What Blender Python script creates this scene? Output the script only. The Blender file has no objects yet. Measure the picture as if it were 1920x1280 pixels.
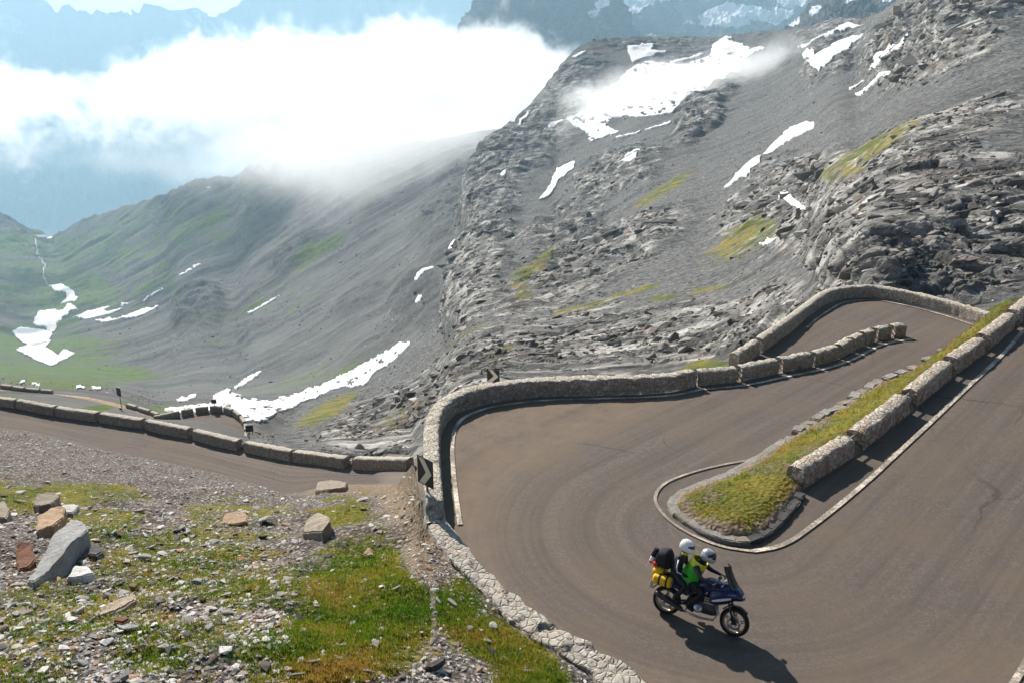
SUN_E, SKY_E, EXPO, VOLB = 5.0, .05, 1.08, 12
HAZE_C, HAZE_D, HAZE_G, CLOUD = (.43, .64, .77), .00017, .15, True
import bpy, bmesh, math, random
import numpy as np
from mathutils import Vector, Matrix, Quaternion
random.seed(7); RNG = np.random.default_rng(11)
SC = bpy.context.scene; COL = SC.collection
FOC = 1650.0; CAMH = 11.0
PIT = math.atan(570 / FOC); CP, SP = math.cos(PIT), math.sin(PIT)

# ------------------------------------------------------------------ places
def ray(px, py):
    u = (np.asarray(px, float) - 960) / FOC; v = (np.asarray(py, float) - 640) / FOC
    return u, CP - v * SP, -(SP + v * CP)
def at_depth(px, py, z):
    a, b, c = ray(px, py); return np.stack([a * z, b * z, CAMH + c * z], -1)
def at_height(px, py, h):
    a, b, c = ray(px, py); z = (CAMH - h) / -c
    return np.stack([a * z, b * z, CAMH + c * z], -1)
def smooth(a, b, x):
    t = np.clip((np.asarray(x, float) - a) / (b - a), 0, 1); return t * t * (3 - 2 * t)

# ------------------------------------------------------------------ noise
def _hash(ix, iy, iz, seed):
    h = (ix.astype(np.uint32) * np.uint32(374761393)) ^ (iy.astype(np.uint32) * np.uint32(668265263)) ^ (iz.astype(np.uint32) * np.uint32(2147483647)) ^ np.uint32(seed * 2654435761 % 4294967296)
    h = (h ^ (h >> np.uint32(13))) * np.uint32(1274126177); h = (h ^ (h >> np.uint32(16))) * np.uint32(2246822519)
    return h ^ (h >> np.uint32(15))
def perlin(p, seed=0):
    p = np.asarray(p, np.float32); i = np.floor(p).astype(np.int64); f = (p - i).astype(np.float32)
    u = f * f * f * (f * (f * 6 - 15) + 10); out = 0
    for dx in (0, 1):
        wx = u[:, 0] if dx else 1 - u[:, 0]
        for dy in (0, 1):
            wy = u[:, 1] if dy else 1 - u[:, 1]
            for dz in (0, 1):
                wz = u[:, 2] if dz else 1 - u[:, 2]
                h = _hash(i[:, 0] + dx, i[:, 1] + dy, i[:, 2] + dz, seed)
                gx = (h & np.uint32(1023)).astype(np.float32) / 511.5 - 1
                gy = ((h >> np.uint32(10)) & np.uint32(1023)).astype(np.float32) / 511.5 - 1
                gz = ((h >> np.uint32(20)) & np.uint32(1023)).astype(np.float32) / 511.5 - 1
                out = out + wx * wy * wz * (gx * (f[:, 0] - dx) + gy * (f[:, 1] - dy) + gz * (f[:, 2] - dz))
    return out
def fbm(p, octs=4, seed=0, gain=0.5, lac=2.03):
    a = 1.0; s = 0; p = np.asarray(p, np.float32)
    for k in range(octs):
        s = s + a * perlin(p, seed + k * 17); a *= gain; p = p * lac + 3.7
    return s
def ridged(p, octs=4, seed=0, gain=0.5):
    a = 1.0; s = 0; p = np.asarray(p, np.float32)
    for k in range(octs):
        s = s + a * (1 - np.abs(perlin(p, seed + k * 17)) * 2.2); a *= gain; p = p * 2.07 + 5.1
    return s
def cells(p, seed=0):
    """blocky rock: every cell has a level and a tilt of its own; returns level+tilt and edge distance"""
    p = np.asarray(p, np.float32); i = np.floor(p).astype(np.int64); f = (p - i).astype(np.float32); n = len(p)
    b1 = np.full(n, 9, np.float32); b2 = np.full(n, 9, np.float32); lv = np.zeros(n, np.float32)
    for dx in (-1, 0, 1):
        for dy in (-1, 0, 1):
            for dz in (-1, 0, 1):
                h = _hash(i[:, 0] + dx, i[:, 1] + dy, i[:, 2] + dz, seed)
                ox = (h & np.uint32(1023)).astype(np.float32) / 1023 + dx - f[:, 0]
                oy = ((h >> np.uint32(10)) & np.uint32(1023)).astype(np.float32) / 1023 + dy - f[:, 1]
                oz = ((h >> np.uint32(20)) & np.uint32(1023)).astype(np.float32) / 1023 + dz - f[:, 2]
                d = ox * ox + oy * oy + oz * oz
                g = _hash(i[:, 0] + dx, i[:, 1] + dy, i[:, 2] + dz, seed + 77)
                val = (g & np.uint32(255)).astype(np.float32) / 255
                tx = ((g >> np.uint32(8)) & np.uint32(255)).astype(np.float32) / 127.5 - 1
                ty = ((g >> np.uint32(16)) & np.uint32(255)).astype(np.float32) / 127.5 - 1
                L = val + 0.9 * (tx * ox + ty * oy)
                m = d < b1
                b2 = np.where(m, b1, np.minimum(b2, d)); lv = np.where(m, L, lv); b1 = np.where(m, d, b1)
    return lv, np.sqrt(b2) - np.sqrt(b1)

# ------------------------------------------------------------------ objects
def tag(o, label=None, cat=None, group=None, kind=None):
    if label: o['label'] = label
    if cat: o['category'] = cat
    if group: o['group'] = group
    if kind: o['kind'] = kind
    return o
def empty(name, loc=(0, 0, 0), rz=0.0):
    o = bpy.data.objects.new(name, None); COL.objects.link(o); o.location = loc; o.rotation_euler = (0, 0, rz); o.empty_display_size = .2
    return o
def mesh_np(name, verts, faces, mat=None, parent=None, smooth_=False, attrs=None):
    """faces: (n,3) or (n,4) array or list of such arrays"""
    verts = np.asarray(verts, np.float32)
    fl = faces if isinstance(faces, list) else [faces]
    fl = [np.asarray(f, np.int32) for f in fl if len(f)]
    me = bpy.data.meshes.new(name); me.vertices.add(len(verts)); me.vertices.foreach_set('co', verts.ravel())
    loops = np.concatenate([f.ravel() for f in fl]); tot = np.concatenate([np.full(len(f), f.shape[1], np.int32) for f in fl])
    me.loops.add(len(loops)); me.loops.foreach_set('vertex_index', loops)
    me.polygons.add(len(tot)); st = np.zeros(len(tot), np.int32); st[1:] = np.cumsum(tot)[:-1]
    me.polygons.foreach_set('loop_start', st); me.polygons.foreach_set('loop_total', tot)
    me.polygons.foreach_set('use_smooth', np.full(len(tot), smooth_, bool))
    for k, v in (attrs or {}).items():
        at = me.attributes.new(k, 'FLOAT', 'POINT'); at.data.foreach_set('value', np.asarray(v, np.float32).ravel())
    me.update(calc_edges=True); me.validate()
    o = bpy.data.objects.new(name, me); COL.objects.link(o)
    if mat: me.materials.append(mat)
    if parent: o.parent = parent
    return o
def bm_obj(name, bm, mat=None, parent=None, smooth_=False):
    me = bpy.data.meshes.new(name); bmesh.ops.recalc_face_normals(bm, faces=bm.faces[:]); bm.to_mesh(me); bm.free()
    if smooth_: me.polygons.foreach_set('use_smooth', np.full(len(me.polygons), True, bool))
    o = bpy.data.objects.new(name, me); COL.objects.link(o)
    if mat: me.materials.append(mat)
    if parent: o.parent = parent
    return o
def copy_tree(o, parent=None):
    c = o.copy(); COL.objects.link(c)
    if parent: c.parent = parent
    for ch in list(o.children): copy_tree(ch, c)
    return c
def grid_faces(R, C):
    a = np.arange(R * C).reshape(R, C)
    return np.stack([a[:-1, :-1], a[:-1, 1:], a[1:, 1:], a[1:, :-1]], -1).reshape(-1, 4)

# ------------------------------------------------------------------ polygons in the plane
def in_poly(px, py, poly):
    px = np.asarray(px); py = np.asarray(py); r = np.zeros(px.shape, bool); n = len(poly); j = n - 1
    for i in range(n):
        xi, yi = poly[i]; xj, yj = poly[j]
        if yi != yj:
            r ^= ((yi > py) != (yj > py)) & (px < (xj - xi) * (py - yi) / (yj - yi) + xi)
        j = i
    return r
def resample(pts, step):
    pts = np.asarray(pts, float); d = np.r_[0, np.cumsum(np.linalg.norm(np.diff(pts, axis=0), axis=1))]
    n = max(2, int(round(d[-1] / step)) + 1); s = np.linspace(0, d[-1], n)
    return np.stack([np.interp(s, d, pts[:, k]) for k in range(pts.shape[1])], -1)
def curve(pts, step, passes=2):
    """Chaikin-rounded polyline, evenly resampled"""
    p = np.asarray(pts, float)
    for _ in range(passes):
        q = np.empty((2 * len(p), p.shape[1])); q[0] = p[0]; q[-1] = p[-1]
        q[1:-1:2] = .75 * p[:-1] + .25 * p[1:]; q[2:-1:2] = .25 * p[:-1] + .75 * p[1:]
        p = q
    return resample(p, step)

# ------------------------------------------------------------------ materials
class NT:
    def __init__(s, name):
        s.m = bpy.data.materials.new(name); s.m.use_nodes = True; s.t = s.m.node_tree; s.t.nodes.clear()
        s.out = s.n('ShaderNodeOutputMaterial'); s.b = s.n('ShaderNodeBsdfPrincipled'); s.l(s.b, 0, s.out, 0)
        s.b.inputs['Specular IOR Level'].default_value = .25
    def n(s, typ, **kw):
        x = s.t.nodes.new(typ)
        for k, v in kw.items(): setattr(x, k, v)
        return x
    def l(s, a, i, b, j): s.t.links.new(a.outputs[i], b.inputs[j])
    def put(s, sock, v):
        if isinstance(v, tuple) and len(v) == 2 and hasattr(v[0], 'outputs'): s.t.links.new(v[0].outputs[v[1]], sock)
        else: sock.default_value = v
    def co(s, kind='Object'):
        return (s.n('ShaderNodeTexCoord'), kind)
    def pos(s): return (s.n('ShaderNodeNewGeometry'), 'Position')
    def mapping(s, vec, scale=(1, 1, 1), rot=(0, 0, 0)):
        m = s.n('ShaderNodeMapping'); s.put(m.inputs['Vector'], vec); m.inputs['Scale'].default_value = scale; m.inputs['Rotation'].default_value = rot
        return (m, 0)
    def along(s, vec, D, k):
        d = s.n('ShaderNodeVectorMath', operation='DOT_PRODUCT'); s.put(d.inputs[0], vec); d.inputs[1].default_value = D
        e = s.n('ShaderNodeVectorMath', operation='SCALE'); e.inputs[0].default_value = D; s.put(e.inputs['Scale'], s.math('MULTIPLY', (d, 'Value'), -k))
        f = s.n('ShaderNodeVectorMath', operation='ADD'); s.put(f.inputs[0], vec); s.put(f.inputs[1], (e, 0)); return (f, 0)
    def noise(s, vec, scale, detail=4, rough=.55, dist=0.0, out=0):
        x = s.n('ShaderNodeTexNoise'); s.put(x.inputs['Vector'], vec); x.inputs['Scale'].default_value = scale
        x.inputs['Detail'].default_value = detail; x.inputs['Roughness'].default_value = rough; x.inputs['Distortion'].default_value = dist
        return (x, out)
    def voro(s, vec, scale, feature='F1', out='Distance', rnd=1.0):
        x = s.n('ShaderNodeTexVoronoi', feature=feature); s.put(x.inputs['Vector'], vec); x.inputs['Scale'].default_value = scale; x.inputs['Randomness'].default_value = rnd
        return (x, out)
    def ramp(s, fac, stops, interp='LINEAR'):
        x = s.n('ShaderNodeValToRGB'); s.put(x.inputs[0], fac); e = x.color_ramp; e.interpolation = interp
        while len(e.elements) < len(stops): e.elements.new(.5)
        for el, (p, c) in zip(e.elements, stops):
            el.position = p; el.color = (*c, 1) if len(c) == 3 else c
        return (x, 0)
    def mr(s, v, a, b, c=0.0, d=1.0):
        x = s.n('ShaderNodeMapRange'); s.put(x.inputs[0], v)
        for i, q in enumerate((a, b, c, d)): x.inputs[i + 1].default_value = q
        return (x, 0)
    def mix(s, fac, a, b, mode='MIX'):
        x = s.n('ShaderNodeMix', data_type='RGBA', blend_type=mode); s.put(x.inputs[0], fac)
        s.put(x.inputs[6], a if not (isinstance(a, tuple) and len(a) == 3) else (*a, 1)); s.put(x.inputs[7], b if not (isinstance(b, tuple) and len(b) == 3) else (*b, 1))
        return (x, 2)
    def math(s, op, a, b=0.0):
        x = s.n('ShaderNodeMath', operation=op); s.put(x.inputs[0], a); s.put(x.inputs[1], b); return (x, 0)
    def attr(s, name): return (s.n('ShaderNodeAttribute', attribute_name=name), 'Fac')
    def bump(s, h, strength=.5, dist=.02, normal=None):
        x = s.n('ShaderNodeBump'); s.put(x.inputs['Height'], h); x.inputs['Strength'].default_value = strength; x.inputs['Distance'].default_value = dist
        if normal: s.put(x.inputs['Normal'], normal)
        return (x, 0)
    def done(s, col=None, rough=.85, normal=None, metal=0.0, spec=None):
        if col is not None: s.put(s.b.inputs['Base Color'], col if not (isinstance(col, tuple) and len(col) == 3) else (*col, 1))
        s.put(s.b.inputs['Roughness'], rough); s.b.inputs['Metallic'].default_value = metal
        if normal: s.put(s.b.inputs['Normal'], normal)
        if spec is not None: s.b.inputs['Specular IOR Level'].default_value = spec
        return s.m
def plain(name, c, rough=.6, metal=0.0, spec=.3, var=.12, scale=9.0):
    k = NT(name); f = k.noise(k.co(), scale, 5)
    col = k.ramp(f, [(.3, tuple(x * (1 - var) for x in c)), (.7, tuple(min(1, x * (1 + var)) for x in c))])
    return k.done(col, rough, None, metal, spec)
M = {}
# ------------------------------------------------------------------ the surfaces
def make_asphalt():
    k = NT('worn_asphalt'); p = k.pos(); lane = k.attr('lane')
    fine = k.noise(p, 55, 6, .7); big = k.noise(p, .35, 5, .6)
    cx = k.n('ShaderNodeCombineXYZ'); k.put(cx.inputs[0], k.math('MULTIPLY', lane, 2.6)); k.put(cx.inputs[1], k.math('MULTIPLY', k.attr('along'), .05))
    streak = k.noise((cx, 0), 1.0, 6, .65, 0)
    cx2 = k.n('ShaderNodeCombineXYZ'); k.put(cx2.inputs[0], k.math('MULTIPLY', lane, 11.0)); k.put(cx2.inputs[1], k.math('MULTIPLY', k.attr('along'), .18)); cx2.inputs[2].default_value = 4.0
    streak2 = k.noise((cx2, 0), 1.0, 4, .6, 0)
    col = k.ramp(fine, [(.25, (.115, .087, .070)), (.5, (.150, .117, .095)), (.75, (.195, .155, .127))])
    mid = k.noise(p, 5.5, 7, .72); col = k.mix(k.mr(mid, .36, .66, 0, .6), col, (.082, .066, .056)); col = k.mix(k.mr(k.noise(p, 17, 5, .7), .48, .70, 0, .7), col, (.225, .185, .155)); col = k.mix(k.mr(k.noise(p, 23, 4, .7), .54, .7, 0, .6), col, (.07, .056, .048))
    col = k.mix(k.mr(streak, .38, .64, 0, .7), col, (.082, .068, .059))
    col = k.mix(k.mr(streak2, .5, .75, 0, .2), col, (.15, .128, .110))
    col = k.mix(k.mr(big, .42, .66, 0, .6), col, (.152, .112, .078))
    # thin tar-filled cracks
    w = k.noise(p, .6, 4, .6, 0, 1); wm = k.n('ShaderNodeVectorMath', operation='MULTIPLY_ADD'); k.put(wm.inputs[0], w); wm.inputs[1].default_value = (1.1, 1.1, 0); k.put(wm.inputs[2], p)
    cr = k.voro((wm, 0), .16, 'DISTANCE_TO_EDGE'); crm = k.math('MULTIPLY', k.mr(cr, .002, .006, 1, 0), k.mr(k.noise(p, .12, 2), .53, .6, 0, .55))
    col = k.mix(crm, col, (.035, .03, .028))
    # dust swept to the outside of the bend
    col = k.mix(k.math('MULTIPLY', k.attr('dust'), k.mr(k.noise(p, 1.3, 6, .7), .3, .7, .1, .8)), col, (.21, .15, .10))
    return k.done(col, k.mr(streak, .3, .7, .8, .92), k.bump(fine, .5, .006), spec=.2)
def make_masonry(name, c1, c2, c3, scale=4.6, mortar=(.10, .085, .07), lichen=.5, cap=.0):
    k = NT(name); p = k.pos()
    w = k.noise(p, 7, 3, .6, 0, 1); wm = k.n('ShaderNodeVectorMath', operation='MULTIPLY_ADD'); k.put(wm.inputs[0], w); wm.inputs[1].default_value = (.09, .09, .09); k.put(wm.inputs[2], p)
    v = k.n('ShaderNodeTexVoronoi', feature='F1'); k.put(v.inputs['Vector'], (wm, 0)); v.inputs['Scale'].default_value = scale
    e = k.voro((wm, 0), scale, 'DISTANCE_TO_EDGE'); sep = k.n('ShaderNodeSeparateColor'); k.l(v, 'Color', sep, 0)
    col = k.ramp((sep, 0), [(0, c1), (.45, c2), (.8, c3), (1, tuple(x * .6 for x in c2))])
    g = k.noise(p, 16, 7, .7); col = k.mix(k.mr(g, .35, .7, 0, .5), col, tuple(x * .55 for x in c1))
    col = k.mix(k.math('MULTIPLY', k.mr((sep, 1), .70, .80, 0, 1), lichen), col, (.36, .15, .055))
    col = k.mix(k.mr(k.noise(p, 2.4, 6, .7), .58, .72, 0, lichen * .7), col, (.34, .22, .12))
    col = k.mix(k.mr(e, .02, .085, .6, 0), col, mortar)
    nz = k.n('ShaderNodeSeparateXYZ'); k.l(k.n('ShaderNodeNewGeometry'), 'True Normal', nz, 0); col = k.mix(k.math('MULTIPLY', k.mr((nz, 2), .6, .9, 0, cap), k.mr(g, .35, .6, 1, .55)), col, (.72, .65, .53))  # cream on upward faces: pale mortar capping plus sunlit-top brightness painted in
    h = k.math('ADD', k.mr(e, 0, .14, 0, 1), k.math('MULTIPLY', g, .8))
    return k.done(col, .9, k.bump(h, .9, .035), spec=.15)
DN = (-.862, -.120, -.491); DF = (-.881, -.250, -.400)
def make_rock_slope():
    k = NT('alpine_rock_and_scree'); p = k.pos(); rk = k.attr('rock'); gr = k.attr('grass'); cv = k.attr('cavity')
    q = k.mapping(p, (.55, .8, 1.0), (.25, .45, 0))
    f1 = k.noise(q, .05, 12, .62); f2 = k.noise(p, .9, 9, .68); f3 = k.noise(k.mapping(p, (.22, .6, 1), (.3, .5, .1)), .35, 9, .66)
    scree = k.ramp(f2, [(.33, (.030, .030, .031)), (.44, (.082, .082, .082)), (.55, (.140, .139, .136)), (.66, (.34, .335, .325))])
    st = k.noise(k.along(p, DN, .94), .42, 8, .7); st2 = k.noise(k.along(p, DN, .9), .10, 6, .62)
    scree = k.mix(k.mr(st, .40, .62, 0, .75), scree, (.165, .16, .15)); scree = k.mix(k.mr(st2, .50, .66, 0, .65), scree, (.040, .039, .037))
    scree = k.mix(k.mr(f3, .42, .66, 0, .4), scree, (.062, .060, .056))
    rock = k.ramp(f3, [(.34, (.026, .025, .024)), (.44, (.100, .096, .090)), (.53, (.245, .232, .212)), (.63, (.56, .53, .48))])
    rock = k.mix(k.mr(f1, .54, .7, 0, .4), rock, (.26, .20, .155))
    rock = k.mix(k.mr(k.noise(p, 2.6, 6, .7), .55, .7, 0, .4), rock, (.33, .30, .27))
    rkm = k.mr(k.math('ADD', rk, k.mr(k.noise(p, .16, 8, .66), .3, .7, -.38, .38)), .38, .66, 0, 1)
    col = k.mix(rkm, scree, rock)
    peb = k.voro(p, 1.5, 'F1', 'Color'); ps = k.n('ShaderNodeSeparateColor'); k.put(ps.inputs[0], peb); col = k.mix(k.mr((ps, 0), .74, .97, 0, .7), col, (.26, .245, .225)); col = k.mix(k.mr((ps, 1), .78, .95, 0, .7), col, (.03, .028, .026))
    col = k.mix(k.mr(f1, .3, .42, .3, 0), col, (.09, .085, .08))
    gf = k.math('ADD', gr, k.mr(k.noise(k.along(p, DN, .4), .6, 9, .76), .34, .66, -.90, .62))
    gcol = k.ramp(k.noise(p, .16, 7, .65), [(.32, (.04, .07, .010)), (.48, (.12, .13, .015)), (.60, (.28, .20, .02)), (.72, (.24, .12, .03))])
    col = k.mix(k.mr(gf, .42, .62, 0, .9), col, gcol)
    h = k.math('ADD', k.math('MULTIPLY', f2, .55), f3)
    return k.done(col, .92, k.bump(h, 1.0, .7), spec=.12)
def make_far_slope():
    k = NT('grassy_scree_valley_side'); p = k.pos(); gr = k.attr('grass'); rk = k.attr('rock')
    q = k.mapping(p, (.16, .35, .9), (.1, .62, .25)); f1 = k.noise(q, .05, 12, .62); f2 = k.noise(p, .10, 11, .7); f3 = k.noise(p, .012, 9, .6)
    st = k.noise(k.along(p, DF, .86), .06, 11, .74); st2 = k.noise(k.along(p, DF, .9), .012, 7, .62)
    col = k.ramp(f1, [(.28, (.055, .052, .049)), (.5, (.105, .100, .095)), (.7, (.175, .166, .157))])
    col = k.mix(k.mr(st, .42, .64, 0, .7), col, (.22, .21, .195)); col = k.mix(k.mr(st2, .48, .64, 0, .65), col, (.055, .054, .050))
    col = k.mix(k.mr(f2, .45, .75, 0, .5), col, (.175, .167, .155))
    col = k.mix(k.math('MULTIPLY', rk, k.mr(f1, .45, .52, 0, .9)), col, (.055, .052, .05))
    gf = k.math('ADD', gr, k.math('ADD', k.mr(f1, .3, .7, -.5, .5), k.math('ADD', k.mr(f3, .3, .7, -.4, .4), k.mr(st, .35, .65, -.25, .25))))
    gcol = k.ramp(f2, [(.3, (.055, .095, .020)), (.55, (.11, .155, .035)), (.75, (.17, .17, .06))])
    col = k.mix(k.mr(gf, .35, .75, 0, .92), col, gcol)
    return k.done(col, .95, k.bump(k.math('ADD', f1, f2), .6, 3.0), spec=.1)
def make_peak():
    k = NT('far_peak_rock_and_ice'); p = k.pos(); sn = k.attr('snow')
    f1 = k.noise(k.mapping(p, (1, 1, .5)), .006, 11, .65)
    col = k.ramp(f1, [(.3, (.035, .036, .038)), (.55, (.075, .075, .075)), (.75, (.15, .145, .14))])
    sf = k.math('ADD', sn, k.mr(k.noise(p, .0035, 11, .74), .32, .68, -.5, .5))
    col = k.mix(k.mr(sf, .5, .58, 0, 1), col, (.78, .79, .80))
    return k.done(col, .85, k.bump(f1, .6, 40), spec=.1)
def make_snow():
    k = NT('old_summer_snow'); p = k.pos(); f = k.noise(p, .5, 8, .7)
    col = k.ramp(f, [(.25, (.56, .52, .48)), (.45, (.78, .76, .73)), (.75, (.86, .85, .84))]); col = k.mix(k.mr(k.noise(k.along(p, DN, .85), .12, 8, .7), .56, .70, 0, .55), col, (.42, .39, .36))
    return k.done(col, .7, k.bump(f, .3, .4), spec=.2)
def make_hill():
    k = NT('stony_turf'); p = k.pos(); gr = k.attr('grass'); so = k.attr('soil')
    f = k.noise(p, 3.2, 9, .7); f2 = k.noise(p, .55, 7, .65); v = k.n('ShaderNodeTexVoronoi', feature='F1'); k.put(v.inputs['Vector'], p); v.inputs['Scale'].default_value = 9.0
    sp = k.n('ShaderNodeSeparateColor'); k.l(v, 'Color', sp, 0)
    gravel = k.ramp((sep0 := sp, 0), [(0, (.10, .085, .070)), (.4, (.22, .19, .165)), (.75, (.40, .36, .32)), (1, (.52, .46, .41))])
    gravel = k.mix(k.mr((v, 'Distance'), .25, .6, 0, .85), gravel, (.045, .038, .032))
    gravel = k.mix(k.mr(f, .35, .65, 0, .5), gravel, (.15, .125, .105))
    dirt = k.ramp(f, [(.3, (.13, .095, .062)), (.55, (.24, .18, .12)), (.75, (.35, .28, .20))])
    gravel = k.mix(so, gravel, dirt)
    gf = k.math('ADD', gr, k.mr(f2, .3, .7, -.45, .45)); gf = k.math('ADD', gf, k.mr(f, .3, .7, -.3, .3))
    turf = k.ramp(f2, [(.3, (.05, .075, .008)), (.48, (.115, .12, .015)), (.62, (.21, .165, .028)), (.78, (.24, .14, .04))])
    col = k.mix(k.mr(gf, .4, .62, 0, .93), gravel, turf)
    return k.done(col, .95, k.bump(k.math('ADD', (v, 'Distance'), f), .9, .06), spec=.1)
def make_stone(name, c, c2, lich=(.30, .14, .05), la=.25):
    k = NT(name); p = k.co(); oi = k.n('ShaderNodeObjectInfo')
    f = k.noise(p, 2.2, 9, .7); g = k.noise(p, 9, 6, .7)
    col = k.ramp(f, [(.3, tuple(x * .55 for x in c)), (.5, c), (.72, c2)])
    col = k.mix(k.mr((oi, 'Random'), 0, 1, 0, .45), col, tuple(x * .6 for x in c))
    col = k.mix(k.mr(g, .56, .66, 0, la), col, lich)
    h_ = k.noise(k.co(), 26, 5, .75); col = k.mix(k.mr(h_, .52, .66, 0, .55), col, tuple(x * .35 for x in c))
    cr = k.voro(k.co(), 1.7, 'DISTANCE_TO_EDGE'); col = k.mix(k.mr(cr, .0, .025, .22, 0), col, tuple(x * .25 for x in c))
    return k.done(col, .88, k.bump(k.math('ADD', k.math('MULTIPLY', f, 2.0), g), 1.0, .06), spec=.12)
def make_glint_road():  # tan of the sun glint on the rear road, put into its colour
    k = NT('tan_glint_road'); p = k.pos(); f = k.noise(p, 1.2, 8, .7); col = k.ramp(f, [(.3, (.22, .155, .105)), (.5, (.32, .235, .165)), (.7, (.42, .33, .24))]); return k.done(col, .9, k.bump(f, .3, .05), spec=.15)
M['glint_road'] = make_glint_road()
M['asphalt'] = make_asphalt()
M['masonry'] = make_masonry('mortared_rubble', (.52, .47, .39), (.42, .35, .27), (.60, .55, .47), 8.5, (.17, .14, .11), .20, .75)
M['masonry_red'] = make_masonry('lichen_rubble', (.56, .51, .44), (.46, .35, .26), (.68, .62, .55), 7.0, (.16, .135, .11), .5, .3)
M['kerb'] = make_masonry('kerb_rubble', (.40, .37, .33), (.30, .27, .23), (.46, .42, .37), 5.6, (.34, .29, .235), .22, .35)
M['rock'] = make_rock_slope(); M['far'] = make_far_slope(); M['peak'] = make_peak(); M['snow'] = make_snow(); M['hill'] = make_hill()
def make_paint(name='worn_road_paint', c=(.80, .70, .56), wear=.0):
    k = NT(name); p = k.pos(); f = k.noise(p, 14, 8, .72); b = k.noise(p, 1.2, 4, .6)
    w = k.math('ADD', f, k.mr(b, .3, .7, -.10, .22))
    col = k.mix(k.mr(w, .40 + wear, .62 + wear, 0, 1), c, (.24, .20, .16))
    return k.done(col, .75, k.bump(f, .2, .005), spec=.2)
M['paint'] = make_paint(); M['paint_old'] = make_paint('faded_road_paint', (.56, .46, .33), -.02)
# ------------------------------------------------------------------ hairpin platform: heights
AX0 = np.array([5.0, 18.2]); AXD = np.array([.69, .724]); AXD = AXD / np.linalg.norm(AXD); AXN = np.array([-AXD[1], AXD[0]])
RW1 = np.array([15.42, 32.48]); RW0 = np.array([6.17, 27.31]); RWD = (RW0 - RW1) / np.linalg.norm(RW0 - RW1); RWN = np.array([RWD[1], -RWD[0]])
if RWN[1] < 0: RWN = -RWN
_rp = at_height(*np.array([(1306, 723), (1387, 716), (1463, 699), (1528, 687), (1575, 672), (1601, 659), (1622, 648), (1643, 640), (1673, 634), (1702, 631)], float).T, -.25)[:, :2]
_o = np.argsort((_rp - RW1) @ RWD); _RX = ((_rp - RW1) @ RWD)[_o]; _RN = ((_rp - RW1) @ RWN)[_o]
def zplat(x, y):
    rx = np.asarray(x, float) - AX0[0]; ry = np.asarray(y, float) - AX0[1]
    d = rx * AXD[0] + ry * AXD[1]; lat = rx * AXN[0] + ry * AXN[1]
    dd = np.sqrt(d * d + 4) * .5 + d * .5; dd = np.clip(dd - .25, 0, 60)
    w = smooth(-.25, 1.0, lat); h = (1 - w) * .05 * dd + w * -.035 * dd
    ex = (np.asarray(x, float) - RW1[0]) * RWD[0] + (np.asarray(y, float) - RW1[1]) * RWD[1]
    dn = (np.asarray(x, float) - RW1[0]) * RWN[0] + (np.asarray(y, float) - RW1[1]) * RWN[1]
    dn = dn - np.interp(ex, _RX, _RN) - .28
    h = h - .10 * np.clip(ex, 0, 14) * smooth(.15, .6, dn) * smooth(11.2, 10.4, ex)
    return h
def G(px, py, lift=0.0):
    px = np.asarray(px, float); py = np.asarray(py, float); h = np.zeros_like(px)
    for _ in range(25):
        p = at_height(px, py, h); h = .5 * h + .5 * zplat(p[..., 0], p[..., 1])
    p[..., 2] = zplat(p[..., 0], p[..., 1]) + lift; return p
def GP(pts, lift=0.0):
    a = np.asarray(pts, float); return G(a[:, 0], a[:, 1], lift)

WALL_IN = [(836, 986), (830, 935), (826, 880), (825, 838), (829, 810), (840, 789), (859, 775), (892, 762), (927, 754), (1005, 744), (1115, 741), (1200, 739), (1260, 735), (1306, 724)]
ROW_MID = [(1306, 723), (1387, 716), (1463, 699), (1528, 687), (1575, 672), (1601, 659), (1622, 648), (1643, 640), (1673, 634), (1702, 631)]
WALL_OUT = [(1430, 661), (1487, 620), (1545, 574), (1565, 564), (1600, 559), (1640, 558), (1700, 569), (1740, 579), (1789, 592), (1846, 611)]
ISLAND = [(1423, 861), (1361, 896), (1300, 918), (1272, 930), (1259, 946), (1262, 958), (1280, 975), (1319, 998), (1361, 1014), (1411, 1016), (1446, 997), (1481, 957), (1506, 919),
          (1610, 853), (1712, 770), (1789, 706), (1851, 661), (1906, 613), (1905, 590), (1872, 592), (1851, 603), (1824, 624), (1796, 644), (1748, 672), (1707, 696), (1638, 725), (1604, 746), (1569, 771), (1542, 786), (1488, 817)]
LINE_TIP = [(1423, 860), (1334, 875), (1257, 899), (1232, 918), (1226, 942), (1249, 973), (1296, 1004), (1353, 1027), (1411, 1034), (1469, 1025), (1527, 984), (1585, 938), (1643, 888), (1673, 859), (1750, 788), (1817, 723), (1879, 668), (1917, 622)]
KERB_IN = [(836, 984), (850, 997), (896, 1064), (946, 1111), (1008, 1161), (1086, 1211), (1167, 1255), (1197, 1281), (1250, 1318), (1330, 1370)]
KERB_OUT = [(793, 975), (799, 987), (830, 1042), (874, 1083), (917, 1124), (961, 1177), (1024, 1217), (1096, 1255), (1118, 1281), (1165, 1325), (1240, 1385)]

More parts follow.
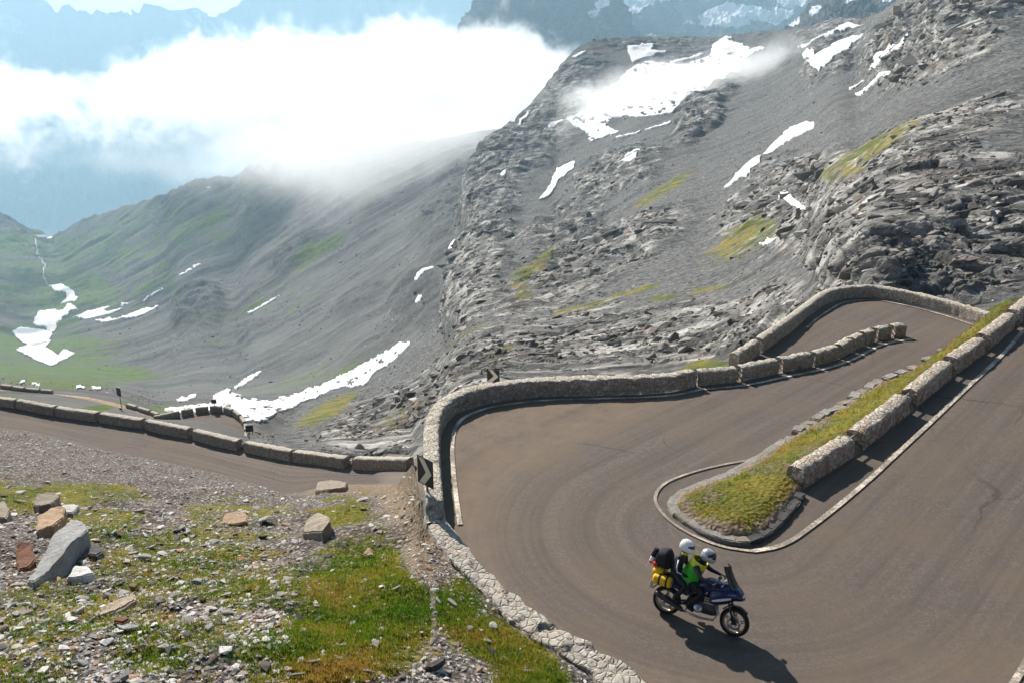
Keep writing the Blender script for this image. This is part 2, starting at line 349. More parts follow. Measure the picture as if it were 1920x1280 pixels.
from mathutils.geometry import delaunay_2d_cdt
def fill_poly(poly2, step):
    """triangulated sheet inside a closed 2-D outline, with inner points"""
    P = resample(np.vstack([poly2, poly2[:1]]), step)[:-1]; n = len(P)
    lo, hi = P.min(0), P.max(0); gx, gy = np.meshgrid(np.arange(lo[0], hi[0], step), np.arange(lo[1], hi[1], step)); gx = gx + (np.arange(gx.shape[0])[:, None] % 2) * step * .5
    q = np.stack([gx.ravel(), gy.ravel()], -1); q = q[in_poly(q[:, 0], q[:, 1], P)]
    V = [Vector((float(a), float(b))) for a, b in np.vstack([P, q])]
    r = delaunay_2d_cdt(V, [], [list(range(n))], 1, 1e-4)
    return np.array([tuple(v) for v in r[0]]), np.array([f for f in r[2] if len(f) == 3])
def lane_attrs(xy):
    r = xy - AX0; d = r @ AXD; lat = r @ AXN
    along = np.where(d > 0, d * np.sign(lat + 1e-6), np.arctan2(lat, np.maximum(-d, 1e-3)) * 3)
    return np.where(d > 0, np.abs(lat), np.hypot(d, lat)), along

# ---- the road sheet of the two hairpins
n_up = GP([(1912, 1262)])[0]
far_right = np.array([30.0, 43.2])
off = AX0 + AXN * -.45
outer_edge = [np.array(n_up[:2]) + AXD * s + (-AXN) * .35 for s in (42, 34, 26, 18, 10, 4, 0, -4)]
road_out = [tuple(p[:2]) for p in GP(KERB_IN)]                    # along the kerb, down out of frame
k_end = np.array(road_out[-1]); road_out += [(5.2, 10.6), (6.2, 10.0)]
road_out += [tuple(p) for p in outer_edge[::-1]]
road_out += [tuple(off + AXD * 45), tuple(off + AXD * 30), tuple(off + AXD * 22)]
wo = GP(WALL_OUT)[:, :2]
road_out += [tuple(off + AXD * 20.5 + AXN * .6)]
road_out += [tuple(p) for p in wo[::-1]]
left_low = at_height(np.array([1385., 1330.]), np.array([690., 712.]), -1.3)[:, :2]
road_out += [tuple(p) for p in left_low]
road_out += [(5.9, 28.6)]
road_out += [tuple(p) for p in GP(WALL_IN)[::-1][:, :2]]
RO = np.array(road_out); cen = RO.mean(0)
rv, rf = fill_poly(RO, .27)
def finish_road(rv, rf, name, lane=None):
    la, al = lane_attrs(rv) if lane is None else lane
    dust = smooth(4.6, 6.3, la) * smooth(12, 4, rv[:, 0]) if lane is None else la * 0
    z = zplat(rv[:, 0], rv[:, 1])
    o = mesh_np(name, np.c_[rv, z], rf, M['asphalt'], None, True, {'lane': la, 'along': al, 'dust': dust})
    return tag(o, kind='structure')
road = finish_road(rv, rf, 'road')

# ---- painted lines
def ribbon(pts3, width, name, mat, lift=.03, side=0.0):
    p = np.asarray(pts3, float); t = np.gradient(p[:, :2], axis=0); t /= np.linalg.norm(t, axis=1)[:, None]; nrm = np.stack([-t[:, 1], t[:, 0]], -1)
    a = p.copy(); b = p.copy(); a[:, :2] += nrm * (side + width / 2); b[:, :2] += nrm * (side - width / 2)
    for q in (a, b): q[:, 2] = zplat(q[:, 0], q[:, 1]) + lift
    v = np.stack([a, b], 0).reshape(-1, 3); n = len(p); i = np.arange(n - 1)
    return tag(mesh_np(name, v, np.stack([i, i + 1, i + 1 + n, i + n], -1), mat), kind='structure')
lt = curve(GP(LINE_TIP[8:]), .25); ribbon(lt, .13, 'edge_line_paint', M['paint']); lt = curve(GP(LINE_TIP[:9]), .25); ribbon(lt, .085, 'edge_line_paint', M['paint_old'])
wi = curve(GP(WALL_IN), .22)
ins = 1 if np.cross((wi[3] - wi[2])[:2], (AX0 - wi[2][:2])) > 0 else -1
ribbon(wi[0:], .12, 'edge_line_paint', M['paint'], .03, ins * .34)
rm = curve(GP(ROW_MID), .25); ribbon(rm, .13, 'edge_line_paint', M['paint'], .03, ins * .42)
ol = np.array([np.r_[p, 0] for p in [np.array(n_up[:2]) + AXD * s for s in np.arange(-3, 41, .4)]]); ribbon(ol, .13, 'edge_line_paint', M['paint'])
wl = curve(GP(WALL_OUT), .25)[14:]; s2 = 1 if np.cross((wl[3] - wl[2])[:2], (np.array([15., 34.]) - wl[2][:2])) > 0 else -1
ribbon(wl, .11, 'edge_line_paint', M['paint'], .03, s2 * .42)

# ------------------------------------------------------------------ masonry sweeps
def sweep(name, base, width, height, side, mat, parent=None, step=.09, drop=.35, rough=.02, seed=0, closed_top=True, hfun=None):
    """base: front foot line (n,3); wall thickness goes to `side` (+1 left of travel)"""
    p = resample(base, step); n = len(p)
    t = np.gradient(p[:, :2], axis=0); t /= np.maximum(np.linalg.norm(t, axis=1)[:, None], 1e-9); nr = np.stack([-t[:, 1], t[:, 0]], -1) * side
    r = min(.09, width * .2)
    prof = [(0, -drop), (0, .06), (.006, height * .33), (.012, height * .66), (.02, height - r), (.02 + r * .35, height - r * .3), (.02 + r, height),
            (width * .5, height + .02), (width - .02 - r, height), (width - .02 - r * .35, height - r * .3), (width - .02, height - r), (width - .012, height * .55), (width, .0), (width, -drop * 1.6)]
    K = len(prof); V = np.zeros((n, K, 3))
    for k, (u, h) in enumerate(prof):
        hh = h if hfun is None else np.where(np.full(n, h) > .02, h * hfun(np.linspace(0, 1, n)), h)
        V[:, k, :2] = p[:, :2] + nr * u; V[:, k, 2] = p[:, 2] + hh
    f = V.reshape(-1, 3); nz = np.stack([perlin(f * 6.5 + 11, seed + 1), perlin(f * 6.5 + 31, seed + 2), perlin(f * 6.5 + 57, seed + 3)], -1)
    lvl, ed = cells(f * 5.0, seed + 5)
    f = f + nz * rough * 2.2; f[:, 2] += ((lvl - .5) * rough * 1.9) * (np.tile(np.array([q[1] for q in prof]), n) > .05)
    cols = np.arange(n * K).reshape(n, K); fs = np.stack([cols[:-1, :-1], cols[1:, :-1], cols[1:, 1:], cols[:-1, 1:]], -1).reshape(-1, 4)
    if side > 0: fs = fs[:, ::-1]
    cap = []
    for row in (cols[0], cols[-1]):
        for a in range(K // 2 - 1): cap.append([row[a], row[a + 1], row[K - 2 - a], row[K - 1 - a]])
    return mesh_np(name, f, [fs, np.array(cap)], mat, parent, True)
def block(px0, px1, width, height, side, label, group, mat, fr=G, lift=0.0, drop=.3, seed=0, world=None, name='stone_block'):
    a, b = (fr(*px0), fr(*px1)) if world is None else world
    a = np.asarray(a, float); b = np.asarray(b, float); mid = (a + b) / 2
    e = tag(empty(name, mid), label, 'stone block', group)
    o = sweep('masonry', np.stack([a, b]) - mid, width, height, side, mat, e, .10, drop, .022, seed)
    return e, a, b
def pipes(parent, a, b, width, side, hs=(.2, .4), r=.03):
    """two iron pipes bridging the gap to the next block"""
    d = b - a; d = d / np.linalg.norm(d); nr = np.array([-d[1], d[0], 0]) * side; c = np.array(parent.location)
    for h in hs:
        p0 = a - d * .12 + nr * width * .5 + [0, 0, h]; p1 = b + d * .12 + nr * width * .5 + [0, 0, h]
        tube('rail', [p0 - c, p1 - c], r, M['iron'], parent)
def tube(name, pts, r, mat, parent=None, seg=8, taper=None):
    p = [Vector(q) for q in pts]; n = len(p); V = []; F = []
    up = Vector((0, 0, 1)) if abs((p[-1] - p[0]).normalized().z) < .9 else Vector((1, 0, 0))
    for i in range(n):
        t = ((p[min(i + 1, n - 1)] - p[max(i - 1, 0)])).normalized(); s = t.cross(up).normalized(); u = s.cross(t).normalized()
        rr = r if taper is None else r * taper[i]
        for k in range(seg):
            a = 2 * math.pi * k / seg; V.append(p[i] + s * math.cos(a) * rr + u * math.sin(a) * rr)
    for i in range(n - 1):
        for k in range(seg): F.append([i * seg + k, i * seg + (k + 1) % seg, (i + 1) * seg + (k + 1) % seg, (i + 1) * seg + k])
    nv = len(V); V += [p[0], p[-1]]; T = []
    for k in range(seg): T += [[nv, (k + 1) % seg, k], [nv + 1, (n - 1) * seg + k, (n - 1) * seg + (k + 1) % seg]]
    return mesh_np(name, [tuple(v) for v in V], [np.array(F), np.array(T)], mat, parent, True)
M['iron'] = plain('galvanised_pipe', (.33, .32, .30), .5, .4)

# outer wall of the near hairpin (one continuous wall)
wbase = curve(GP(WALL_IN), .2)
def wall_h(s): return .55 - .08 * smooth(.12, .0, s) - .36 * smooth(.035, 0.0, s)
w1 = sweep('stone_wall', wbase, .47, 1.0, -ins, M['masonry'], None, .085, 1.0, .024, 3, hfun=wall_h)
tag(w1, 'long curved mortared stone wall round the outside of the near hairpin bend', 'stone wall')
# middle row
MID_L = ['longest first block where the continuous hairpin wall breaks into separate blocks', 'second stone block after the end of the continuous wall, beside the brown road', 'third stone block after the continuous wall, in the row parting the two road legs',
         'stone block in the middle of the row parting the two legs', 'stone block just past the middle of the row, where the row bends right', 'short stone block fourth from the free end of the parting row', 'short stone block third from the free end of the parting row', 'short stone block next to last in the parting row', 'last stone block at the free end of the row inside the far bend']
prev = None
for i in range(len(ROW_MID) - 1):
    a = G(*ROW_MID[i]); b = G(*ROW_MID[i + 1]); d = (b - a) / np.linalg.norm(b - a); gap = .11
    a2 = a + d * gap * (1 if i else .3); b2 = b - d * gap
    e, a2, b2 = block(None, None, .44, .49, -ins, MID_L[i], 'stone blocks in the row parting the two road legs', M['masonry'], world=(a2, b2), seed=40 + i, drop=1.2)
    if prev is not None: pipes(prev[0], prev[2], a2, .44, -ins)
    prev = (e, a2, b2)
# outer wall of the farther hairpin
wb2 = curve(GP(WALL_OUT), .2)
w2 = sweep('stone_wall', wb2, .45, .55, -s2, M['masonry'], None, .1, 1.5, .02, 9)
tag(w2, 'grey stone wall curving round the outside of the farther hairpin', 'stone wall')
block((1385, 690), (1424, 665), .45, .55, -s2, 'single stone block at the lower left end of the far hairpin wall', 'stone blocks at the far hairpin wall', M['masonry'], drop=2.2, seed=60)
# right row on the island
ROW_R = [(1506, 917), (1610, 851), (1712, 769), (1789, 705), (1851, 660), (1906, 613)]
RL = ['nearest rough stone block, at the tip end of the grass island', 'second rough stone block from the island tip', 'third rough stone block from the island tip, beside the climbing road', 'fourth rough stone block from the island tip', 'fifth rough stone block, before the picture\'s right edge', 'rough stone block cut by the right edge of the picture', 'x', 'x']
ptsR = [GP([q])[0] for q in ROW_R]; dR = (ptsR[-1] - ptsR[-2]); dR /= np.linalg.norm(dR)
for s in (3.4, 6.8): ptsR.append(np.r_[(ptsR[5] + dR * s)[:2], 0]); ptsR[-1][2] = zplat(*ptsR[-1][:2])
prev = None
for i in range(6):
    a = ptsR[i]; b = ptsR[i + 1]; d = (b - a) / np.linalg.norm(b - a)
    a2 = a + d * (.25 if i else 0); b2 = b - d * .25
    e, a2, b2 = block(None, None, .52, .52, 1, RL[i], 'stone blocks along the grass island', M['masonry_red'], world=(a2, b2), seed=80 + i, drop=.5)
    if prev is not None: pipes(prev[0], prev[2], a2, .52, 1)
    prev = (e, a2, b2)

# ------------------------------------------------------------------ kerb strip of flat stones below the wall end
ki = curve(GP(KERB_IN), .12); ko = curve(GP(KERB_OUT), .12); n = 110
ki = resample(ki, 1e-9 + np.linalg.norm(np.diff(ki, axis=0), axis=1).sum() / n)[:n]; ko = resample(ko, np.linalg.norm(np.diff(ko, axis=0), axis=1).sum() / n)[:n]
m = min(len(ki), len(ko)); ki, ko = ki[:m], ko[:m]; R = 12
KV = np.zeros((R, m, 3))
for r in range(R):
    f = np.clip((r - 1) / (R - 3), 0, 1); q = ki * (1 - f) + ko * f
    q[:, 2] += (.13 - .05 * f) * (0 < r < R - 1) - .15 * (r in (0, R - 1)); KV[r] = q
kf = KV.reshape(-1, 3); lv, ed = cells(kf * 2.6, 21); inner = np.repeat(np.array([0, 1] + [1] * (R - 3) + [0]), m)
kf[:, 2] += inner * ((lv - .5) * .07 + smooth(0, .12, ed) * .03); kf[:, :2] += np.stack([perlin(kf * 3, 4), perlin(kf * 3 + 9, 5)], -1) * .10 * inner[:, None]
kerb = mesh_np('stone_kerb', kf, grid_faces(R, m), M['kerb'], None, True)
tag(kerb, 'broad low kerb of flat lichened stones along the outer edge of the near bend', 'kerb')

# ------------------------------------------------------------------ grass island
iv, if_ = fill_poly(GP(ISLAND)[:, :2], .16)
def edge_dist(xy, poly):
    P = np.vstack([poly, poly[:1]]); d = np.full(len(xy), 1e9)
    for a, b in zip(P[:-1], P[1:]):
        ab = b - a; t = np.clip(((xy - a) @ ab) / max(ab @ ab, 1e-9), 0, 1); d = np.minimum(d, np.linalg.norm(xy - a - t[:, None] * ab, axis=1))
    return d
ed = edge_dist(iv, GP(ISLAND)[:, :2]); b3 = np.c_[iv, np.zeros(len(iv))]
IZ = lambda xy: zplat(xy[:, 0], xy[:, 1])
iz = IZ(iv) + np.where(ed < .01, -.05, .10 + .16 * smooth(0, .6, ed) + .06 * fbm(b3 * 1.3, 4, 3))
di = (iv - AX0) @ AXD
isl = mesh_np('grass_island', np.c_[iv, iz], if_, M['hill'], None, True, {'grass': .72 * smooth(.1, .35, ed) * smooth(-.9, .7, di + .5 * perlin(b3 * 1.5, 8)), 'soil': np.full(len(iv), .8)})
tag(isl, 'narrow grassy traffic island with turf and bare soil between the two road legs', 'traffic island')
def island_z(xy):
    e = edge_dist(xy, GP(ISLAND)[:, :2]); return IZ(xy) + .10 + .16 * smooth(0, .6, e)
# ------------------------------------------------------------------ lofted land between feature lines
def pchip_slopes(x, y):
    h = np.diff(x, axis=0); dl = np.diff(y, axis=0) / h; m = np.zeros_like(y)
    w1 = 2 * h[1:] + h[:-1]; w2 = h[1:] + 2 * h[:-1]
    with np.errstate(divide='ignore', invalid='ignore'):
        hm = (w1 + w2) / (w1 / dl[:-1] + w2 / dl[1:])
    m[1:-1] = np.where(dl[:-1] * dl[1:] > 0, hm, 0); m[0] = dl[0]; m[-1] = dl[-1]; return m
def pchip(x, y, q):
    x = np.asarray(x, float); y = np.asarray(y, float)
    m = pchip_slopes(x[:, None], y[:, None])[:, 0]; i = np.clip(np.searchsorted(x, q) - 1, 0, len(x) - 2); h = x[i + 1] - x[i]; t = np.clip((q - x[i]) / h, 0, 1)
    return (1 + 2 * t) * (1 - t) ** 2 * y[i] + t * (1 - t) ** 2 * h * m[i] + t * t * (3 - 2 * t) * y[i + 1] + t * t * (t - 1) * h * m[i + 1]
def loft(table, crest, xs, dy=1.7, dymax=4000):
    """table {x: [(y,z) near..far]}; crest [(x,y,z)] replaces the last line; returns pixel x,y grids and depth (rows far last)"""
    cx = sorted(table); K = len(table[cx[0]])
    ty = np.array([[p[0] for p in table[x]] for x in cx], float); tz = np.log(np.array([[p[1] for p in table[x]] for x in cx], float))
    if crest:
        c = np.array(crest, float); cy = pchip(c[:, 0], c[:, 1], xs); cz = pchip(c[:, 0], np.log(c[:, 2]), xs)
    else: cy = pchip(cx, ty[:, -1], xs); cz = pchip(cx, tz[:, -1], xs)
    y0 = pchip(cx, ty[:, 0], xs); z0 = pchip(cx, tz[:, 0], xs)
    Y = np.zeros((K, len(xs))); Z = np.zeros((K, len(xs)))
    for k in range(K):
        gy = (ty[:, 0] - ty[:, k]) / (ty[:, 0] - ty[:, -1]); gz = (tz[:, k] - tz[:, 0]) / (tz[:, -1] - tz[:, 0])
        Y[k] = y0 - pchip(cx, gy, xs) * (y0 - cy); Z[k] = z0 + pchip(cx, gz, xs) * (cz - z0)
    mz = pchip_slopes(-Y, Z); PY = []; PZ = []
    for k in range(K - 1):
        n = int(max(2, np.percentile(Y[k] - Y[k + 1], 85) / dy, np.percentile(Z[k + 1] - Z[k], 60) / .022))
        for j in range(n + (k == K - 2)):
            t = j / n; h = Y[k] - Y[k + 1]
            PY.append(Y[k] - t * h)
            PZ.append((1 + 2 * t) * (1 - t) ** 2 * Z[k] + t * (1 - t) ** 2 * h * mz[k] + t * t * (3 - 2 * t) * Z[k + 1] + t * t * (t - 1) * h * mz[k + 1])
    PY = np.array(PY); PZ = np.exp(np.array(PZ)); PX = np.broadcast_to(xs, PY.shape)
    return PX, PY, PZ
def normals(W):
    a = np.gradient(W, axis=0); b = np.gradient(W, axis=1); n = np.cross(b, a); n /= np.maximum(np.linalg.norm(n, axis=-1, keepdims=True), 1e-9)
    return n * np.where(n[..., 2:] < 0, -1, 1)
def blobs(px, py, lst):
    """soft union of rotated ellipses in the photo's plane: (cx, cy, rx, ry, degrees, weight)"""
    o = np.zeros(px.shape)
    for cx, cy, rx, ry, an, w in lst:
        a = math.radians(an); dx = px - cx; dy_ = py - cy; u = (dx * math.cos(a) - dy_ * math.sin(a)) / rx; v = (dx * math.sin(a) + dy_ * math.cos(a)) / ry
        o = np.maximum(o, w * smooth(1.35, .55, np.sqrt(u * u + v * v)))
    return o

# ---------------- near rocky mountainside
NT_ = {
 470: [(868, 53), (845, 60), (836, 68), (830, 76), (825, 85), (821, 93), (817, 101), (813, 108)],
 560: [(875, 50), (850, 62), (835, 80), (818, 105), (805, 135), (792, 175), (782, 215), (772, 260)],
 700: [(890, 47), (860, 58), (835, 76), (805, 105), (780, 150), (757, 220), (738, 300), (718, 385)],
 770: [(900, 44.5), (855, 58), (815, 80), (775, 110), (740, 160), (705, 235), (675, 330), (645, 420)],
 800: [(905, 38), (830, 58), (790, 80), (750, 112), (720, 165), (685, 240), (650, 340), (615, 445)],
 850: [(810, 36), (770, 50), (735, 72), (700, 105), (660, 165), (610, 260), (545, 400), (450, 560)],
 900: [(775, 38), (735, 55), (705, 75), (665, 110), (610, 175), (520, 320), (400, 540), (290, 700)],
 985: [(760, 40), (725, 58), (695, 78), (650, 115), (580, 190), (470, 350), (330, 590), (213, 780)],
 1062: [(755, 42), (722, 60), (690, 82), (640, 120), (560, 200), (430, 390), (260, 670), (110, 860)],
 1120: [(750, 43), (720, 60), (690, 80), (630, 120), (540, 205), (400, 400), (230, 680), (78, 900)],
 1200: [(745, 43), (715, 60), (685, 78), (620, 115), (520, 190), (370, 370), (215, 640), (76, 930)],
 1300: [(740, 41), (705, 56), (680, 70), (610, 105), (500, 180), (340, 360), (200, 630), (76, 950)],
 1400: [(712, 43), (680, 56), (650, 66), (590, 92), (480, 165), (320, 330), (190, 580), (66, 900)],
 1500: [(640, 46), (610, 52), (580, 60), (530, 85), (430, 150), (300, 270), (170, 500), (50, 800)],
 1580: [(600, 43.5), (570, 47), (545, 49), (470, 58), (400, 95), (280, 190), (150, 420), (42, 720)],
 1640: [(600, 42.5), (570, 44), (545, 45), (465, 50), (395, 75), (270, 150), (140, 340), (22, 520)],
 1700: [(605, 42), (578, 43), (552, 45), (475, 51), (395, 72), (270, 130), (140, 280), (0, 420)],
 1800: [(630, 38.5), (608, 40), (580, 42.5), (500, 50), (400, 68), (280, 110), (140, 210), (-40, 350)],
 1920: [(660, 37), (610, 39.5), (575, 42), (500, 50), (400, 65), (280, 100), (140, 175), (-80, 330)],
 2350: [(660, 37), (610, 40), (570, 43), (490, 50), (390, 64), (250, 95), (100, 160), (-150, 300)]}
NCREST = [(470, 813, 108), (500, 803, 125), (520, 793, 160), (560, 770, 260), (620, 743, 340), (690, 726, 385), (730, 688, 405), (770, 645, 420), (800, 612, 445), (820, 575, 470), (835, 535, 500), (845, 480, 535), (855, 420, 575), (870, 365, 640), (885, 322, 670), (900, 290, 700), (930, 258, 730), (960, 235, 755), (985, 213, 780), (1015, 180, 805), (1040, 150, 830), (1062, 112, 860), (1085, 90, 880), (1120, 78, 900), (1200, 75, 930), (1300, 75, 950), (1350, 72, 930), (1400, 66, 900), (1450, 60, 860), (1500, 53, 800), (1560, 46, 740), (1600, 41, 700), (1640, 30, 560), (1660, 18, 510), (1680, 4, 470), (1710, -12, 420), (1750, -28, 380), (1800, -45, 350), (1920, -80, 330), (2350, -150, 300)]
xs = np.unique(np.r_[np.arange(470, 1960, 1.75), np.arange(1960, 2351, 6)])
PX, PY, PZ = loft(NT_, NCREST, xs, 1.15)
ROCKY = [(735, 865, 80, 35, 20, .8), (1180, 640, 330, 75, 4, .95), (900, 700, 160, 60, 40, .8), (720, 800, 180, 50, 25, .75), (1110, 500, 200, 55, 28, .95), (900, 500, 60, 150, -15, .75), (930, 330, 60, 110, -25, .9), (1040, 210, 60, 120, -35, .75), (1150, 330, 100, 45, 30, .8),
         (1480, 380, 150, 70, 28, .95), (1700, 400, 260, 110, 15, 1), (1640, 500, 120, 55, 0, 1.1), (1850, 480, 120, 80, 20, .8), (1700, 290, 260, 50, 25, .9), (1780, 60, 170, 75, 30, 1.1), (1560, 60, 90, 20, 30, .7), (1320, 210, 80, 30, 45, .9), (1580, 110, 90, 25, 35, .6), (1290, 110, 160, 30, 20, .35), (1600, 560, 200, 40, 0, .7), (1230, 75, 120, 20, 0, .5), (1060, 420, 120, 40, 35, .6), (1400, 610, 200, 40, 15, .85)]
GRASSY = [(1245, 357, 75, 10, 32, .9), (1400, 455, 85, 26, 22, .85), (1640, 285, 110, 16, 28, .95), (1580, 330, 50, 14, 15, .7), (1005, 515, 60, 22, 35, .9), (1195, 548, 55, 9, 17, .95), (1100, 585, 70, 9, 17, .85), (1330, 545, 60, 7, 12, .75), (620, 768, 75, 18, 27, 1.0), (985, 565, 22, 14, 50, .8), (1320, 693, 70, 6, 12, 1.1), (1700, 460, 22, 7, 0, .8), (870, 640, 60, 10, 35, .5), (760, 790, 80, 14, 35, .55), (1880, 580, 40, 10, 25, 1.1), (930, 680, 50, 8, 20, .5), (1250, 560, 40, 6, 10, .8)]
W = at_depth(PX, PY, PZ); Nn = normals(W); fl = W.reshape(-1, 3)
pxf, pyf, pzf = PX.ravel(), PY.ravel(), PZ.ravel()
D1 = np.array([-.86, -.12, -.49]); D1 /= np.linalg.norm(D1)
wp = fl + 5 * np.stack([fbm(fl * .03, 3, 1), fbm(fl * .03, 3, 2), fbm(fl * .03, 3, 3)], -1)
rk = blobs(pxf + 46 * perlin(fl * .035, 5) + 20 * perlin(fl * .11, 15), pyf + 30 * perlin(fl * .035, 6) + 14 * perlin(fl * .11, 16), ROCKY)
rk = np.clip(rk + .30 * fbm(wp * np.array([.02, .03, .05]), 4, 9), .03, 1.15)
q = wp - np.outer(wp @ D1, D1) * .62
s = np.clip(pzf / 110, .40, 3.6)                              # relief grows with distance as the folds get bigger
qs = np.stack([q[:, 0], q[:, 1], q[:, 2]], -1)
r1 = ridged(qs * .055, 6, 31, .56) - .75
l1, e1 = cells(qs * .30, 41); l2, e2 = cells(qs * .95 + 2 * perlin(qs * .4, 3)[:, None], 43)
r2 = fbm(fl * 1.1, 4, 51, .6); gul = ridged(q * np.array([.02, .05, .10]), 4, 61, .5)
near = smooth(330, 90, pzf)
sp_ = np.linalg.norm(np.gradient(W, axis=0), axis=-1).ravel()
sp_ = np.maximum(sp_, np.linalg.norm(np.gradient(W, axis=1), axis=-1).ravel() * 1.6)
ok = lambda wl: np.clip(wl / (4.2 * sp_) - .35, 0, 1)
r1b = ridged(qs * .055, 2, 31, .56) - .6
disp = rk * (1.25 * np.where(ok(3.) > 0, r1b + (r1 - r1b) * ok(3.), r1b) * s + near * ok(1.5) * (.95 * (l1 - .5) + .40 * (l2 - .5) * ok(.8) - .45 * smooth(.10, 0, e1)) + .34 * ok(.7) * r2 * s ** .6 + (1 - near) * 1.6 * ridged(fl * .07, 4, 63, .6) * s * .45)
disp += (1 - rk) * (.16 * ok(.7) * r2 * s) + .5 * (gul - .9) * s * .7 * ok(4.0)
edge0 = smooth(0, 40, np.repeat(np.arange(PX.shape[0]), PX.shape[1])); disp *= edge0
_d = disp.reshape(PX.shape); _d[:, 1:-1] = (_d[:, :-2] + 3 * _d[:, 1:-1] + _d[:, 2:]) / 5; _d[1:-1] = (_d[:-2] + 8 * _d[1:-1] + _d[2:]) / 10; disp = _d.ravel()
cav = smooth(.06, 0, e2) * near
WN = fl + Nn.reshape(-1, 3) * disp[:, None]
gr = blobs(pxf + 12 * perlin(fl * .2, 25), pyf + 7 * perlin(fl * .25, 26), GRASSY)
NB = WN.reshape(W.shape)
tail = NB[-1:].copy(); tails = []
for i, (dz, sc_) in enumerate(((-.02, 1.03), (-.1, 1.10), (-.28, 1.25))): tt = tail.copy(); tt[..., :2] *= sc_; tt[..., 2] += dz * PZ[-1:] ; tails.append(tt)
head = NB[:1].copy(); hd = head.copy(); hd[..., :2] *= .93; hd[..., 2] -= 2.5
NV = np.vstack([hd, NB] + tails); ext = lambda a: np.vstack([a[:1], a, a[-1:], a[-1:], a[-1:]])
R_, C_ = NV.shape[:2]
hill_n = mesh_np('mountainside', NV.reshape(-1, 3), grid_faces(R_, C_), M['rock'], None, False,
    {'rock': ext(np.clip(rk, 0, 1).reshape(PX.shape)), 'grass': ext(gr.reshape(PX.shape)), 'cavity': ext(cav.reshape(PX.shape))})
tag(hill_n, kind='structure')
NGRID = (PX, PY, PZ, NB, Nn)

# ---------------- far valley side and valley floor
FT = {
 -500: [(790, 66), (752, 100), (735, 112), (720, 128), (690, 520), (600, 900), (500, 1300), (400, 1700), (230, 2200)],
 0: [(785, 64), (752, 97), (738, 109), (724, 126), (704, 600), (640, 1150), (560, 1650), (470, 2150), (405, 2500)],
 60: [(790, 63), (757, 96), (742, 108), (728, 125), (706, 620), (640, 1200), (560, 1700), (480, 2150), (432, 2550)],
 100: [(795, 62), (760, 95), (746, 107), (731, 124), (709, 620), (640, 1200), (560, 1700), (490, 2150), (447, 2600)],
 130: [(800, 61), (764, 95), (751, 107), (733, 124), (711, 620), (640, 1180), (560, 1650), (490, 2100), (428, 2550)],
 230: [(812, 60), (783, 94), (771, 105), (748, 122), (722, 600), (640, 1080), (560, 1450), (470, 1850), (392, 2250)],
 300: [(822, 57), (800, 92), (790, 101), (776, 116), (738, 540), (650, 960), (545, 1380), (445, 1800), (372, 2100)],
 400: [(835, 56), (815, 92), (800, 102), (776, 116), (735, 520), (640, 900), (530, 1250), (420, 1650), (338, 1950)],
 480: [(855, 54), (835, 92), (815, 102), (785, 118), (745, 480), (650, 780), (540, 1100), (420, 1450), (315, 1750)],
 560: [(865, 52), (835, 92), (815, 118), (785, 240), (745, 460), (650, 680), (540, 950), (410, 1300), (290, 1600)],
 700: [(875, 52), (835, 100), (800, 150), (755, 330), (715, 420), (630, 560), (520, 800), (400, 1100), (282, 1450)],
 770: [(880, 52), (830, 100), (760, 200), (695, 350), (650, 430), (580, 550), (490, 750), (380, 1050), (274, 1400)],
 850: [(880, 60), (800, 110), (700, 250), (600, 420), (540, 520), (480, 650), (420, 800), (350, 1020), (262, 1350)],
 950: [(880, 70), (760, 130), (640, 300), (540, 480), (470, 600), (400, 750), (340, 950), (300, 1150), (250, 1350)],
 1150: [(880, 75), (760, 130), (640, 300), (540, 480), (470, 600), (400, 750), (340, 950), (300, 1150), (245, 1400)]}
FCREST = [(-500, 230, 2200), (-100, 375, 2450), (0, 405, 2500), (25, 418, 2520), (60, 436, 2550), (100, 448, 2600), (130, 429, 2550), (170, 412, 2450), (200, 405, 2380), (250, 388, 2250), (300, 374, 2130), (350, 350, 2020), (375, 342, 1990), (410, 338, 1950), (440, 336, 1900), (480, 313, 1750), (520, 300, 1680), (560, 291, 1600), (640, 284, 1520), (700, 281, 1450), (780, 272, 1400), (850, 262, 1350), (950, 250, 1350), (1150, 245, 1400)]
xf = np.unique(np.r_[np.arange(-500, -30, 8), np.arange(-30, 1000, 1.9), np.arange(1000, 1151, 10)])
FX, FY, FZ = loft(FT, FCREST, xf, 1.9)
Wf = at_depth(FX, FY, FZ); Nf = normals(Wf); ff = Wf.reshape(-1, 3); fx, fy, fz = FX.ravel(), FY.ravel(), FZ.ravel()
D2 = np.array([-.88, -.25, -.40]); D2 /= np.linalg.norm(D2); wq = ff + 9 * np.stack([fbm(ff * .006, 3, 71), fbm(ff * .006, 3, 72), fbm(ff * .006, 3, 73)], -1)
qf = wq - np.outer(wq @ D2, D2) * .86
FROCK = [(380, 585, 55, 45, 40, .9), (860, 400, 70, 120, -20, .5), (680, 560, 60, 20, 35, .4), (800, 560, 60, 60, 30, .6), (560, 480, 70, 15, 35, .5), (420, 640, 120, 20, 20, .35), (720, 640, 100, 25, 35, .35)]
rf_ = np.clip(blobs(fx + 25 * perlin(ff * .01, 75), fy + 14 * perlin(ff * .012, 76), FROCK) + .12 * fbm(ff * .004, 4, 78), .05, 1)
sf = fz / 500
calm = smooth(105, 160, fz)
df = (ridged(qf * .014, 6, 81, .58) - .85) * 2.3 * sf * np.clip(fz / 900, .25, 1) + rf_ * ridged(ff * .035, 5, 83, .6) * 4.0 * sf + .5 * fbm(ff * .12, 4, 85, .6) * sf
spf = np.linalg.norm(np.gradient(Wf, axis=0), axis=-1).ravel(); df *= np.clip(26 / (2.5 * spf) - .3, 0, 1) * np.clip(fz / 420, .35, 1)
